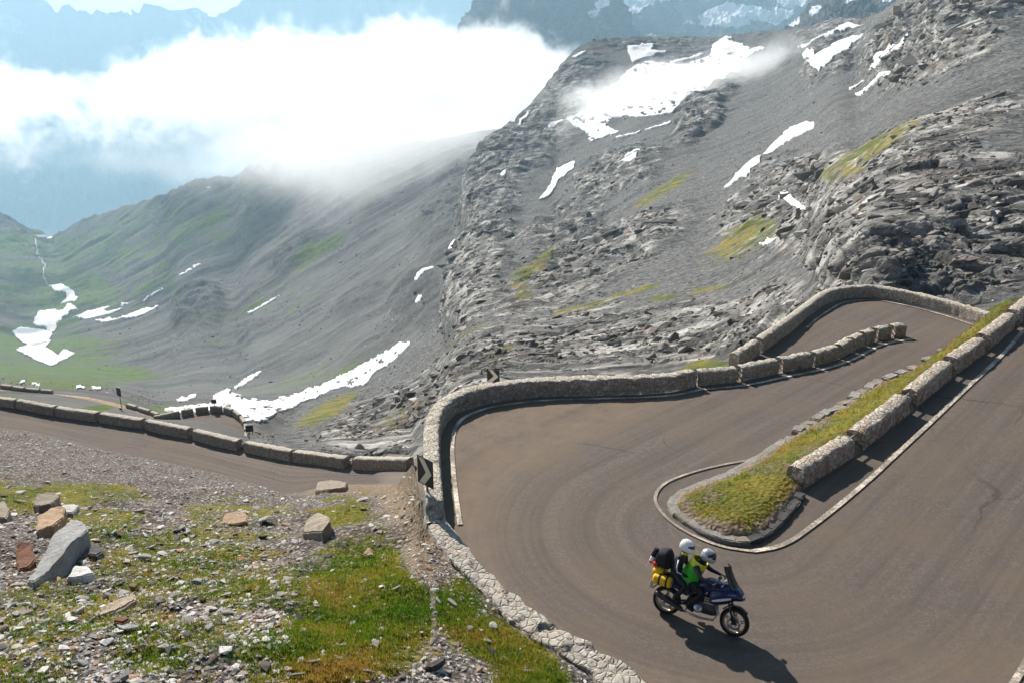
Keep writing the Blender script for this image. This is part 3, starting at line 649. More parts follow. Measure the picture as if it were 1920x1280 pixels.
df *= calm * smooth(300, 700, fz + 250) * (1 - .75 * smooth(-140, 60, -fx + 90) * smooth(560, 640, fy))
FB = (ff + Nf.reshape(-1, 3) * df[:, None]).reshape(Wf.shape)
gF = blobs(fx, fy, [(60, 660, 170, 60, 0, .75), (80, 540, 180, 60, -10, .72), (60, 470, 130, 35, 0, .7), (230, 560, 120, 60, 20, .35), (330, 450, 250, 60, 25, .42), (220, 460, 150, 45, 25, .55), (150, 705, 160, 22, 0, .85), (60, 735, 140, 10, 8, .6), (560, 520, 160, 30, 33, .30), (420, 600, 60, 30, 20, .35), (170, 768, 90, 7, 12, .95), (310, 768, 70, 9, 0, .8), (440, 390, 200, 25, 20, .38), (0, 740, 80, 6, 5, .7)])
t2 = []
for dz, sc_ in ((-.02, 1.03), (-.10, 1.12), (-.2, 1.25)): tt = FB[-1:].copy(); tt[..., :2] *= sc_; tt[..., 2] += dz * FZ[-1:]; t2.append(tt)
FV = np.vstack([FB] + t2); ext = lambda a: np.vstack([a, a[-1:], a[-1:], a[-1:]])
valley = mesh_np('valley', FV.reshape(-1, 3), grid_faces(*FV.shape[:2]), M['far'], None, True, {'rock': ext(rf_.reshape(FX.shape)), 'grass': ext(gF.reshape(FX.shape))})
tag(valley, kind='structure')
FGRID = (FX, FY, FZ, FB, Nf)

# ---------------- snow left in the gullies: each patch a thing
def snow_patch(poly, grid, label, lift=None, group=None, wob=1.0):
    X, Y, Z, B, Nm = grid; P = np.array(poly, float); lo = P.min(0) - 6; hi = P.max(0) + 6
    m = (X > lo[0]) & (X < hi[0]) & (Y > lo[1]) & (Y < hi[1]); rr = np.where(m.any(1))[0]; cc = np.where(m.any(0))[0]
    if len(rr) < 2 or len(cc) < 2: return
    r0, r1, c0, c1 = rr[0], rr[-1] + 1, cc[0], cc[-1] + 1
    x = X[r0:r1, c0:c1]; y = Y[r0:r1, c0:c1]; z = Z[r0:r1, c0:c1]; b = B[r0:r1, c0:c1].copy(); nm = Nm[r0:r1, c0:c1]
    seed = int(abs(P[0, 0]) + abs(P[0, 1])); pp = np.stack([x.ravel() * .07, y.ravel() * .07, 0 * x.ravel()], -1)
    wx = (fbm(pp, 4, seed, .7) * 5.5 * wob).reshape(x.shape); wy = (fbm(pp, 4, seed + 9, .7) * 4.0 * wob).reshape(x.shape)
    ins_ = in_poly(x + wx, y + wy, P)
    if len(poly) > 15: ins_ &= (fbm(np.stack([x.ravel() * .055, y.ravel() * .11, 0 * x.ravel()], -1), 5, seed + 31, .65) < .40).reshape(x.shape)
    for _ in range(4):                                         # snow smooths what it lies on
        b[1:-1, 1:-1] = (b[1:-1, 1:-1] * 2 + b[:-2, 1:-1] + b[2:, 1:-1] + b[1:-1, :-2] + b[1:-1, 2:]) / 6
    b = b + nm * (z * (.0014 if lift is None else lift) + .12)[..., None]
    f = ins_[:-1, :-1] & ins_[1:, :-1] & ins_[:-1, 1:] & ins_[1:, 1:]
    if f.sum() < 1: return
    C = x.shape[1]; a = np.arange(x.size).reshape(x.shape); F = np.stack([a[:-1, :-1], a[:-1, 1:], a[1:, 1:], a[1:, :-1]], -1)[f]
    e = np.concatenate([F[:, [0, 1]], F[:, [1, 2]], F[:, [2, 3]], F[:, [3, 0]]]); key = np.sort(e, 1); k = key[:, 0] * x.size + key[:, 1]
    u, idx, cnt = np.unique(k, return_index=True, return_counts=True); be = e[idx[cnt == 1]]
    V = b.reshape(-1, 3); low = V - nm.reshape(-1, 3) * (z.ravel() * .004 + .5)[:, None]; n = len(V)
    S = np.stack([be[:, 1], be[:, 0], be[:, 0] + n, be[:, 1] + n], -1)
    VV = np.vstack([V, low]); FF = np.vstack([F, S]); used = np.unique(FF); remap = np.full(2 * n, -1); remap[used] = np.arange(len(used))
    return tag(mesh_np('snow_patch', VV[used], remap[FF], M['snow'], None, True), label, 'snow patch', group)
SNOW_F = [
 ([(772, 642), (740, 657), (700, 682), (640, 709), (600, 728), (585, 729), (561, 743), (540, 750), (520, 752), (512, 754), (455, 752), (440, 748), (452, 745), (441, 741), (428, 742), (436, 728), (420, 733), (402, 742), (396, 757), (350, 763), (306, 769), (330, 777), (400, 772), (440, 778), (455, 790), (470, 792), (500, 789), (515, 780), (520, 774), (548, 769), (566, 759), (592, 751), (624, 738), (660, 730), (684, 724), (709, 702), (742, 684), (774, 652)], 'long forked tongue of white snow running down the gully to the small lower hairpin', 'a'),
 ([(437, 727), (489, 700), (494, 705), (470, 718), (443, 731)], 'small snow sliver just above the fork of the long snow tongue', 'b'),
 ([(333, 750), (370, 742), (366, 749), (340, 756)], 'small snow patch left of the long snow tongue above the rear road', 'b'),
 ([(98, 545), (122, 545), (135, 553), (145, 563), (141, 571), (114, 571), (127, 563), (125, 557), (106, 554)], 'hook shaped snow patch farthest down the valley stream bed', 'c'),
 ([(66, 606), (80, 590), (98, 590), (117, 590), (125, 582), (143, 587), (127, 592), (112, 603), (106, 616), (98, 622), (88, 614), (72, 611)], 'ragged snow patch in the valley bottom below the hook shaped one', 'c'),
 ([(28, 627), (40, 620), (66, 622), (90, 624), (93, 632), (85, 643), (64, 648), (45, 643)], 'rounded snow patch at the left of the valley bottom', 'c'),
 ([(40, 659), (61, 651), (98, 646), (88, 656), (106, 668), (117, 659), (135, 667), (117, 675), (96, 683), (69, 675)], 'nearest and lowest snow patch on the valley floor', 'c'),
 ([(138, 596), (181, 584), (210, 579), (197, 590), (238, 587), (212, 597), (165, 603)], 'forked snow streak right of the valley stream', 'd'),
 ([(176, 607), (226, 600), (266, 590), (306, 579), (270, 598), (212, 608)], 'long curved snow streak below the forked streak', 'd'),
 ([(228, 578), (255, 570), (256, 573), (232, 580)], 'tiny snow streak above the forked streak in the valley', 'd'),
 ([(272, 569), (308, 550), (310, 553), (276, 571)], 'thin slanting snow streak on the green valley slope', 'd'),
 ([(343, 521), (376, 503), (377, 507), (346, 524)], 'faint thin snow streak higher on the valley slope', 'd'),
 ([(472, 587), (500, 575), (529, 560), (530, 563), (500, 580), (475, 591)], 'narrow snow line at the foot of the middle scree ridge', 'd'),
 ([(36, 716), (46, 714), (48, 719), (38, 721)], 'tiny snow dot behind the far left roadside blocks', 'e'),
 ([(57, 720), (78, 721), (76, 725), (60, 724)], 'tiny flat snow patch behind the rear road blocks', 'e'),
 ([(141, 725), (160, 726), (158, 730), (143, 729)], 'tiny snow patch beyond the tan rear road', 'e'),
 ([(170, 727), (192, 728), (190, 732), (172, 731)], 'tiny snow patch left of the roadside sign on the rear road', 'e'),
 ([(783, 533), (800, 517), (822, 505), (818, 512), (797, 528), (786, 538)], 'snow streak below the dark cliffs in the middle of the valley side', 'f'),
 ([(787, 578), (800, 562), (803, 566), (790, 583)], 'small snow streak under the cliff gully', 'f'),
 ([(383, 362), (397, 355), (398, 358), (385, 365)], 'tiny snow mark on the far green crest', 'g')]
for poly, lab, g in SNOW_F:
    if g in 'cd': c_ = np.mean(poly, 0); poly = [tuple(c_ + (np.array(q) - c_) * ((1.22, 1.3) if g == 'c' else (1.12, 1.25))) for q in poly]
    snow_patch(poly, FGRID, lab, None, 'snow patches on the valley side', 1.1 if len(poly) < 5 else (.6 if len(poly) < 12 else .9))
SNOW_N = [
 ([(1017, 257), (1039, 237), (1061, 231), (1100, 212), (1112, 196), (1140, 180), (1174, 140), (1205, 118), (1250, 124), (1285, 128), (1330, 108), (1336, 92), (1350, 78), (1376, 72), (1372, 80), (1410, 92), (1440, 90), (1398, 112), (1389, 138), (1356, 157), (1290, 190), (1261, 215), (1210, 222), (1150, 222), (1137, 237), (1162, 250), (1106, 270), (1097, 251), (1060, 236), (1045, 244)], 'largest bright snowfield below the ridge with mist drifting over it'),
 ([(1174, 91), (1228, 86), (1220, 97), (1252, 103), (1210, 111), (1185, 121)], 'white snow patch just under the flat ridge top'),
 ([(1252, 121), (1320, 106), (1321, 109), (1258, 125)], 'thin snow streak above the large snowfield'),
 ([(1073, 115), (1085, 103), (1102, 97), (1095, 105), (1080, 116)], 'small snow patch on the rounded shoulder of the ridge'),
 ([(970, 246), (985, 228), (998, 212), (996, 222), (980, 243)], 'snow sliver on the left edge of the dark spur'),
 ([(1155, 262), (1200, 247), (1202, 250), (1160, 264)], 'narrow snow streak below the big snowfield'),
 ([(1208, 246), (1258, 229), (1260, 233), (1212, 248)], 'narrow snow streak right below the big snowfield'),
 ([(1008, 379), (1030, 350), (1045, 318), (1079, 304), (1076, 320), (1050, 342), (1028, 372)], 'tall snow tongue in a gully of the middle cliffs'),
 ([(1169, 321), (1185, 303), (1211, 296), (1194, 314)], 'small snow patch on grey scree right of the tall snow tongue'),
 ([(943, 345), (950, 332), (957, 333), (951, 346)], 'tiny snow spot left of the tall snow tongue'),
 ([(1496, 98), (1542, 76), (1591, 54), (1624, 48), (1591, 61), (1536, 86)], 'long narrow snow band high on the right slope'),
 ([(1521, 129), (1539, 107), (1574, 87), (1607, 76), (1630, 65), (1610, 90), (1574, 119), (1539, 142)], 'broad snow patch under the upper right crag'),
 ([(1506, 112), (1518, 102), (1532, 101), (1526, 110)], 'small snow patch left of the broad one under the crag'),
 ([(1632, 143), (1671, 110), (1717, 90), (1728, 75), (1727, 92), (1717, 107), (1671, 132)], 'slanting snow tongue below the rightmost crag'),
 ([(1589, 170), (1622, 152), (1624, 155), (1596, 172)], 'short thin snow streak on the right scree'),
 ([(1602, 181), (1640, 162), (1682, 145), (1684, 149), (1640, 168), (1607, 183)], 'long thin snow streak on the right scree'),
 ([(1455, 268), (1481, 245), (1513, 231), (1529, 229), (1527, 243), (1481, 265), (1452, 287), (1427, 302), (1430, 294)], 'snow patch with a dark rock in it in the middle of the right slope'),
 ([(1356, 358), (1381, 329), (1410, 310), (1434, 303), (1413, 339), (1374, 353)], 'tapering snow tongue below the patch with the dark rock'),
 ([(1466, 383), (1474, 373), (1486, 371), (1496, 380), (1507, 387), (1515, 393), (1526, 394), (1526, 403), (1512, 403), (1500, 397), (1485, 391)], 'double lobed snow patch among the rocks at centre right'),
 ([(1429, 467), (1447, 457), (1464, 450), (1460, 457), (1436, 468)], 'thin snow sliver below the yellow grass patch'),
 ([(836, 494), (845, 475), (855, 452), (862, 460), (853, 482), (844, 498)], 'thin snow streak on the dark cliff edge')]
for poly, lab in SNOW_N: snow_patch(poly, NGRID, lab, None, 'snow patches on the rocky slope', .6)
bx = in_poly(FX, FY, [(70, 470), (78, 468), (92, 530), (104, 545), (98, 546), (82, 520)])
def stream(pts, w):
    px = np.array(pts, float); px = curve(px, 2.0)
    # lies on the valley sheet: nearest grid vertex
    V = []
    for x, y in px:
        c = int(np.argmin(abs(xf - x))); r = int(np.argmin(abs(FY[:, c] - y))); V.append(FB[r, c] + [0, 0, 1.2])
    V = np.array(V); t = np.gradient(V[:, :2], axis=0); t /= np.linalg.norm(t, axis=1)[:, None]; nr = np.c_[-t[:, 1], t[:, 0], 0 * t[:, 0]]
    n = len(V); vv = np.vstack([V + nr * w / 2, V - nr * w / 2]); i = np.arange(n - 1)
    return tag(mesh_np('stream', vv, np.stack([i, i + 1, i + 1 + n, i + n], -1), M['stream']), kind='structure')
M['stream'] = plain('pale_stream_gravel', (.17, .17, .165), .6)
stream([(64, 455), (66, 470), (75, 490), (88, 502), (80, 515), (85, 535), (100, 545)], 2.2)

# ---------------- far peaks
def peak(name, table, crest, xs, label, group, snowl, seed, amp, dy=2.2, freq=.004):
    X, Y, Z = loft(table, crest, xs, dy); Wp = at_depth(X, Y, Z); f = Wp.reshape(-1, 3)
    r = ridged(f * freq, 6, seed, .55) - .8; d = amp * r * smooth(0, 12, np.repeat(np.arange(X.shape[0]), X.shape[1])); nn = normals(Wp).reshape(-1, 3)
    B = (f + nn * d[:, None]).reshape(Wp.shape)
    sn = blobs(X.ravel() + 14 * perlin(f * .003, seed + 3), Y.ravel() + 8 * perlin(f * .004, seed + 4), snowl)
    tt = []
    for dz, sc_ in ((-.03, 1.03), (-.15, 1.12)): q = B[-1:].copy(); q[..., :2] *= sc_; q[..., 2] += dz * Z[-1:]; tt.append(q)
    V = np.vstack([B] + tt); sn = np.vstack([sn.reshape(X.shape), sn.reshape(X.shape)[-1:], sn.reshape(X.shape)[-1:]])
    return tag(mesh_np(name, V.reshape(-1, 3), grid_faces(*V.shape[:2]), M['peak'], None, False, {'snow': sn}), kind='structure')
tb = lambda xs_, rows: {x: rows for x in xs_}
peak('far_ridge', tb((-700, 200, 500, 800, 1100), [(520, 10830), (430, 6600), (330, 7900), (200, 9500), (30, 11000)]),
     [(-700, 70, 11020), (-200, 20, 11020), (-60, 40, 11020), (0, 27, 11020), (25, 20, 11020), (55, 16, 11020), (85, 26, 11020), (120, 35, 11020), (180, 39, 11020), (237, 46, 11020), (265, 40, 11020), (306, 26, 11020), (339, 27, 10830), (365, 15, 10830), (401, 36, 10830), (423, 27, 10640), (474, 15, 10450), (503, 0, 10450), (530, -25, 10450), (580, -50, 10450), (640, -75, 10450), (720, -60, 10450), (800, -70, 10450), (880, -40, 10450), (1100, -60, 10450)],
     np.arange(-700, 1101, 3.0), '', '', [(330, 85, 60, 18, 35, .95), (560, 35, 80, 30, 35, .85), (640, 20, 70, 30, 35, .8), (800, 30, 110, 45, 20, .62), (390, 40, 30, 14, -40, .9), (510, 60, 70, 18, 30, .85), (20, 70, 30, 14, 0, .6)], 201, 200, 2.2, .0022)
peak('dark_massif', tb((840, 1000, 1200, 1420), [(420, 2000), (300, 2250), (200, 2500), (110, 2800), (-60, 3300)]),
     [(840, 140, 3300), (872, 90, 3300), (884, 42, 3300), (892, 28, 3300), (905, 10, 3300), (925, -15, 3300), (960, -45, 3300), (1000, -60, 3300), (1040, -50, 3300), (1068, -22, 3300), (1085, -2, 3300), (1094, 10, 3300), (1104, -1, 3300), (1120, -18, 3300), (1140, -35, 3300), (1152, 0, 3300), (1160, 26, 3300), (1185, 60, 3300), (1215, 85, 3300), (1300, 130, 3300), (1420, 200, 3300)],
     np.arange(840, 1421, 2.4), '', '', [(1130, 30, 26, 8, 50, .62), (1200, 95, 40, 12, 30, .6), (960, 60, 20, 30, 20, .3)], 221, 45, 2.0, .010)
peak('glacier_massif', tb((1080, 1250, 1400, 1560, 1700), [(430, 2600), (300, 3000), (160, 3500), (75, 3900), (-30, 4600)]),
     [(1080, 60, 4600), (1130, 20, 4600), (1150, -30, 4600), (1200, -45, 4600), (1240, -30, 4600), (1262, -8, 4600), (1274, 4, 4600), (1290, -14, 4600), (1302, -2, 4600), (1308, 18, 4600), (1318, 8, 4600), (1340, -12, 4600), (1380, -25, 4600), (1418, -10, 4600), (1436, 2, 4600), (1455, 3, 4600), (1475, -6, 4600), (1510, -14, 4600), (1560, -30, 4600), (1700, -40, 4600)],
     np.arange(1080, 1701, 2.4), '', '', [(1195, 10, 55, 26, 15, 1.1), (1175, 40, 22, 12, 50, 1.0), (1390, 42, 80, 16, 4, 1.2), (1350, 60, 60, 12, 0, 1.1), (1490, 12, 40, 12, 10, .75), (1530, 6, 30, 10, 0, .8), (1455, 55, 30, 14, 10, .9)], 241, 55, 2.0, .006)
peak('side_peak', tb((1440, 1560, 1700, 1820), [(200, 1100), (120, 1250), (70, 1400), (20, 1600), (-30, 1900)]),
     [(1440, 80, 1900), (1480, 58, 1900), (1505, 38, 1900), (1530, 10, 1900), (1550, -15, 1900), (1600, -40, 1900), (1700, -70, 1900), (1820, -90, 1900)],
     np.arange(1440, 1821, 2.4), '', '', [(1615, 6, 36, 6, 12, 1.1), (1530, 28, 14, 5, 50, 1.0), (1495, 50, 14, 5, 40, 1.0), (1675, 6, 25, 6, 25, .9)], 261, 14, 2.0, .02)

# ---------------- near hillside, bottom left
_lx = [-500, -300, -100, 0, 100, 200, 300, 400, 500, 600, 700, 800, 850]; _lz = [70, 67, 62.5, 60, 58.5, 56.5, 54.5, 52, 49, 46, 43.5, 41, 40]
_fx = [-500, -300, -100, 0, 30, 100, 187, 264, 352, 444, 544, 645, 760, 850]; _fy = [680, 715, 750, 763, 766, 780, 792, 804, 822, 845, 865, 879, 883, 884]
HTOP = [(-500, 715, 66), (-300, 748, 64), (-100, 787, 61), (0, 804, 59), (50, 808, 58), (100, 819, 57), (200, 844, 54), (300, 863, 51), (400, 885, 48), (500, 913, 45), (530, 924, 44), (555, 925, 43), (580, 918, 42), (605, 911, 41), (650, 907, 40), (700, 907, 41.5), (745, 906, 36), (762, 885, 30), (775, 868, 25), (784, 905, 22.6), (793, 973, 21.4)]
HTOP = [(x, y, z) if x > 700 else (x, y, float(np.interp(x, _lx, _lz) * (SP + CP * (np.interp(x, _fx, _fy) - 640) / FOC) / (SP + CP * (y - 640) / FOC))) for x, y, z in HTOP]
for (x, y), p in zip(KERB_OUT[1:], GP(KERB_OUT[1:])):
    zc = p[1] * CP - (p[2] + .03 - CAMH) * SP; HTOP.append((x, y, zc))
HTOP += [(1180, 1330, 14.2), (1260, 1380, 13.4), (1400, 1480, 12.2), (1700, 1700, 10.5)]
H_ = np.array(HTOP, float); hx = np.unique(np.r_[np.arange(-500, -40, 12), np.arange(-40, 1240, 3.2), np.arange(1240, 1701, 10)])
ht_y = np.interp(hx, H_[:, 0], H_[:, 1]); ht_iz = 1 / np.interp(hx, H_[:, 0], H_[:, 2])
bot_y = 1300.0; bot_iz = np.interp(hx, [-500, 0, 400, 800, 1000, 1118], 1 / np.array([12.3, 12.5, 12.8, 13.6, 14.4, 15.2]))
rows = np.r_[np.linspace(0, 1, 260)]; HY = []; HIZ = []
end_y = np.maximum(1300, ht_y + 60)
for t in rows:
    HY.append(ht_y + (end_y - ht_y) * t)
HY = np.array(HY); fr = (HY - ht_y) / np.maximum(bot_y - ht_y, 60)
fr2 = fr      # slightly hollow on the left
mid_y = np.maximum(990., ht_y + 20); mid_iz = np.interp(hx, [-500, 0, 300, 450, 600, 700, 760, 800], [.0395, .0405, .0400, .0402, .0415, .0437, .0456, .0472])
mm = hx > 797; mid_iz[mm] = (ht_iz + (bot_iz - ht_iz) * (mid_y - ht_y) / np.maximum(bot_y - ht_y, 60))[mm]
k_ = 1 / np.maximum(mid_y - ht_y, 1); HIZ = np.where(HY < mid_y, ht_iz + (mid_iz - ht_iz) * (HY - ht_y) * k_, mid_iz + (bot_iz - mid_iz) * (HY - mid_y) / np.maximum(bot_y - mid_y, 60))
for _ in range(6): HIZ[1:-1] = (HIZ[:-2] + 2 * HIZ[1:-1] + HIZ[2:]) / 4
flat = hx > 1118; HIZ[:, flat] = ht_iz[flat] * (1 + .0)
HXg = np.broadcast_to(hx, HY.shape); HW = at_depth(HXg, HY, 1 / HIZ)
# the bank beside the sign: the ground drops away left of the wall end
hn = normals(HW); hf = HW.reshape(-1, 3); hpx, hpy = HXg.ravel(), HY.ravel()
eh = smooth(0, 7, np.repeat(np.arange(HY.shape[0]), HY.shape[1]))
hd_ = .42 * fbm(hf * .30, 3, 301) + .13 * fbm(hf * .9, 4, 303, .6) + .05 * fbm(hf * 4, 3, 305)
hd_ = hd_ * eh * smooth(1.0, .55, (hpx > 780) * smooth(780, 820, hpx)) 
hf2 = hf.copy(); hf2[:, 2] += hd_
HB = hf2.reshape(HW.shape)
gH = blobs(hpx + 25 * perlin(hf * .5, 311), hpy + 15 * perlin(hf * .5, 312), [(700, 1130, 130, 130, 0, 1.0), (960, 1240, 170, 60, -40, 1.0), (620, 1220, 130, 90, 0, .8), (120, 925, 190, 26, 0, .72), (640, 960, 70, 34, 0, .75), (180, 990, 120, 40, 0, .6), (330, 1060, 190, 80, 0, .60), (120, 1160, 220, 80, 0, .60), (380, 1230, 200, 60, 0, .55), (440, 965, 120, 45, 0, .56), (850, 1130, 60, 60, 0, .95), (60, 1260, 120, 50, 0, .5), (480, 1110, 120, 70, 0, .66), (30, 940, 60, 20, 0, .8), (540, 1260, 120, 40, 0, .7)])
gH *= 1 - .95 * blobs(hpx, hpy, [(800, 1040, 45, 70, 30, 1), (760, 935, 50, 60, 0, .85), (812, 1120, 6, 100, 5, .6), (880, 1270, 60, 40, 0, .5), (100, 850, 330, 34, -12, 1.0), (420, 905, 200, 18, -14, .8)])
soH = blobs(hpx, hpy, [(770, 930, 60, 60, 0, 1), (800, 1030, 45, 60, 30, .9), (660, 915, 110, 16, 0, .8), (812, 1110, 6, 90, 5, .25)])
# rows on under the viewer, so that the slope does not stop at the frame
last = HB[-1]; under = []
for k in range(1, 10):
    u_ = last.copy(); dirv = last - HB[-30]; dirv = dirv / np.maximum(np.linalg.norm(dirv, axis=1, keepdims=True), 1e-6); u_ = last + dirv * k * .9; under.append(u_[None])
HV = np.vstack([HB] + under); exH = lambda a: np.vstack([a] + [a[-1:]] * 9)
hill_f = mesh_np('hillside', HV.reshape(-1, 3), grid_faces(*HV.shape[:2]), M['hill'], None, True, {'grass': exH(gH.reshape(HY.shape)), 'soil': exH(soH.reshape(HY.shape))})
tag(hill_f, kind='structure')
def hill_at(px, py):
    c = np.clip(np.searchsorted(hx, px), 0, len(hx) - 1); r = np.clip(((py - ht_y[c]) / (end_y[c] - ht_y[c]) * 259).round().astype(int), 0, 259)
    return HB[r, c], hn[r, c], gH.reshape(HY.shape)[r, c]

# ---------------- lower road, with its row of blocks
LZ = lambda x: np.interp(x, [-500, -300, -100, 0, 100, 200, 300, 400, 500, 600, 700, 800, 850], [70, 67, 62.5, 60, 58.5, 56.5, 54.5, 52, 49, 46, 43.5, 41, 40])
LFAR = [(-500, 680), (-300, 715), (-100, 750), (0, 763), (30, 766), (100, 780), (187, 792), (264, 804), (352, 822), (444, 845), (544, 865), (645, 879), (760, 883), (850, 884)]
LNEAR = [(x, y + 1.5, z) for x, y, z in HTOP if x <= 760]
lfx = np.array(LFAR, float)
def far_pt(x): y = np.interp(x, lfx[:, 0], lfx[:, 1]); return at_depth(x, y, LZ(x))
gx = np.arange(-500, 851, 6.0); A = np.array([far_pt(x) for x in gx])
ln = np.array(LNEAR + [(790, 905, 33), (850, 915, 31)], float); Bn = at_depth(gx, np.interp(gx, ln[:, 0], ln[:, 1]), np.interp(gx, ln[:, 0], ln[:, 2])); Bn[:, 2] -= .05
dAB = A - Bn; wAB = np.linalg.norm(dAB, axis=1)[:, None]
ext_far = A + np.c_[dAB[:, :2] / np.linalg.norm(dAB[:, :2], axis=1)[:, None] * 1.3, 0 * wAB]; inn = Bn - np.c_[dAB[:, :2] / np.linalg.norm(dAB[:, :2], axis=1)[:, None] * 1.2, 0 * wAB]
ts = np.linspace(0, 1, 12); rowsL = [inn] + [Bn * (1 - t) + A * t for t in ts] + [ext_far, ext_far + [0, .6, -2.0], ext_far + [0, 2.0, -5.0]]
LV = np.array(rowsL); la = np.r_[-1, ts * 5, 6, 7, 8][:, None] * np.ones(len(gx)); al = np.cumsum(np.r_[0, np.linalg.norm(np.diff(A, axis=0), axis=1)])[None] * np.ones(len(LV))[:, None]
lroad = mesh_np('lower_road', LV.reshape(-1, 3), grid_faces(*LV.shape[:2]), M['asphalt'], None, True, {'lane': la, 'along': al, 'dust': la * 0}); tag(lroad, kind='structure')
LB = [(-62, -48), (-44, 27), (30, 101), (104, 180), (186, 264), (272, 352), (361, 444), (457, 544), (548, 645), (660, 763)]
LL = ['', 'pale topped stone block cut by the left edge, beside the lower road', 'stone block second from the left edge on the lower road', 'stone block third from the left edge on the lower road', 'stone block of the lower road standing before the tan rear road', 'stone block of the lower road where the small hairpin\'s wall meets it', 'stone block of the lower road in front of the small lower hairpin', 'stone block of the lower road right of the small lower hairpin', 'last but one stone block of the lower road towards the hairpin wall', 'stone block at the right end of the lower road, nearest the chevron sign']
prev = None
for (x0, x1), lab in list(zip(LB, LL))[1:]:
    a, b = far_pt(x0), far_pt(x1)
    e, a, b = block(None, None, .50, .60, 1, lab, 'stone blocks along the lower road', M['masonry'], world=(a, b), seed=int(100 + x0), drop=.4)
    if prev is not None: pipes(prev[0], prev[2], a, .5, 1)
    prev = (e, a, b)

# ---------------- rear road and the small lower hairpin
def strip(name, far, near, h, lift=.0):
    f = at_height(np.array([p[0] for p in far], float), np.array([p[1] for p in far], float), h + lift); 
    n_ = at_height(np.array([p[0] for p in near], float), np.array([p[1] for p in near], float), h + lift)
    f = resample(f, np.linalg.norm(np.diff(f, axis=0), axis=1).sum() / 40)[:41]; n_ = resample(n_, np.linalg.norm(np.diff(n_, axis=0), axis=1).sum() / 40)[:41]
    m = min(len(f), len(n_)); V = np.array([f[:m] * (1 - t) + n_[:m] * t for t in np.linspace(0, 1, 8)]); V = np.vstack([V[:1] + [0, 0, -1.5], V, V[-1:] + [0, -.5, -3]])
    la = np.linspace(0, 6, 10)[:, None] * np.ones(m); al = np.ones(10)[:, None] * np.arange(m)
    return tag(mesh_np(name, V.reshape(-1, 3), grid_faces(10, m), M['glint_road'], None, True, {'lane': la, 'along': al, 'dust': la * 0}), kind='structure')
HR = -32.6
strip('rear_road', [(-300, 690), (0, 727), (45, 733), (95, 737), (162, 743), (225, 757), (258, 770), (300, 784), (345, 792)], [(-300, 715), (0, 745), (50, 752), (108, 752), (168, 768), (222, 783), (262, 800), (300, 815), (345, 830)], HR)
LH = [(276, 797), (292, 790), (338, 780), (364, 775), (391, 772), (417, 772), (436, 778), (448, 788), (456, 800), (459, 815), (457, 835), (452, 860)]
lhp = at_height(np.array([p[0] for p in LH], float), np.array([p[1] for p in LH], float), HR + .05); nh = at_height(np.array([300., 330, 380, 430.]), np.array([850., 860, 868, 872.]), HR + .05)
hv, hfc = fill_poly(np.vstack([lhp[:, :2], nh[::-1, :2]]), 1.0)
tag(mesh_np('small_hairpin', np.c_[hv, np.full(len(hv), HR + .05)], hfc, M['asphalt'], None, True, {'lane': np.hypot(hv[:, 0] - lhp[5, 0], hv[:, 1] - lhp[5, 1] + 8), 'along': hv[:, 0], 'dust': hv[:, 0] * 0 + .3}), kind='structure')
fh = lambda x, y: at_height(float(x), float(y), HR + .05)
SB = [((290, 791), (338, 781)), ((341, 780), (363, 776)), ((367, 775), (391, 772.5)), ((394, 772.5), (416, 772.5)), ((419, 773), (434, 778)), ((436, 779), (447, 788)), ((449, 790), (456, 801)), ((457, 804), (459, 815)), ((459, 819), (457, 832))]
SL = ['long stone block at the left end of the small lower hairpin', 'second stone block from the left of the small lower hairpin', 'third stone block round the small lower hairpin', 'stone block at the top of the small lower hairpin before the snow', 'stone block where the small lower hairpin starts to curve', 'curving stone block at the upper right of the small lower hairpin', 'stone block at the right bend of the small lower hairpin', 'pale stone block on the right side of the small lower hairpin', 'lowest pale stone block right of the small lower hairpin']
for (a, b), lab in zip(SB, SL): block(a, b, .5, .72, 1, lab, 'stone blocks of the small lower hairpin', M['masonry'], fr=fh, seed=int(300 + a[0]), drop=1.5)
fr_ = lambda x, y: at_height(float(x), float(y), HR)
for (a, b), lab in zip([((0, 727), (20, 729.5)), ((22, 730), (44, 733)), ((47, 733.5), (72, 736)), ((75, 736.5), (96, 738)), ((236, 763), (253, 768)), ((257, 769), (278, 776)), ((281, 777), (293, 782))],
    ['leftmost low dark block at the rear road', 'low dark block second from the left at the rear road', 'low dark block third from the left at the rear road', 'low dark block just left of the tan stretch of the rear road', 'low dark block at the foot of the roadside sign on the rear road', 'low dark block right of the rear road sign', 'low dark block where the rear road meets the small hairpin']):
    block(a, b, .5, .42, 1, lab, 'low blocks along the rear road', M['masonry'], fr=fr_, seed=int(400 + a[0]), drop=1.0)

# ---------------- the bank above the climbing road, on the viewer's side
bs = np.arange(-7, 44, .35); bo = np.r_[-.12, np.linspace(0, 1, 34) ** 1.3 * 15]
B0 = np.array(n_up[:2]) + AXD * 0 + (-AXN) * .32; BXY = B0[None, None] + AXD[None, None] * bs[None, :, None] + (-AXN)[None, None] * bo[:, None, None]
E0 = B0[None] + AXD[None] * bs[:, None]; ez = zplat(E0[:, 0], E0[:, 1]); bp = np.concatenate([BXY, np.zeros(BXY.shape[:2] + (1,))], -1).reshape(-1, 3)
bz = (ez[None] - .06 + np.maximum(bo, 0)[:, None] * .34).ravel() + .35 * fbm(bp * .5, 4, 401) * smooth(0, 1.2, np.repeat(bo, len(bs)))
bp[:, 2] = bz
tag(mesh_np('upper_bank', bp, grid_faces(len(bo), len(bs)), M['hill'], None, True, {'grass': .5 + .5 * perlin(bp * .25, 403), 'soil': np.full(len(bp), .35)}), kind='structure')
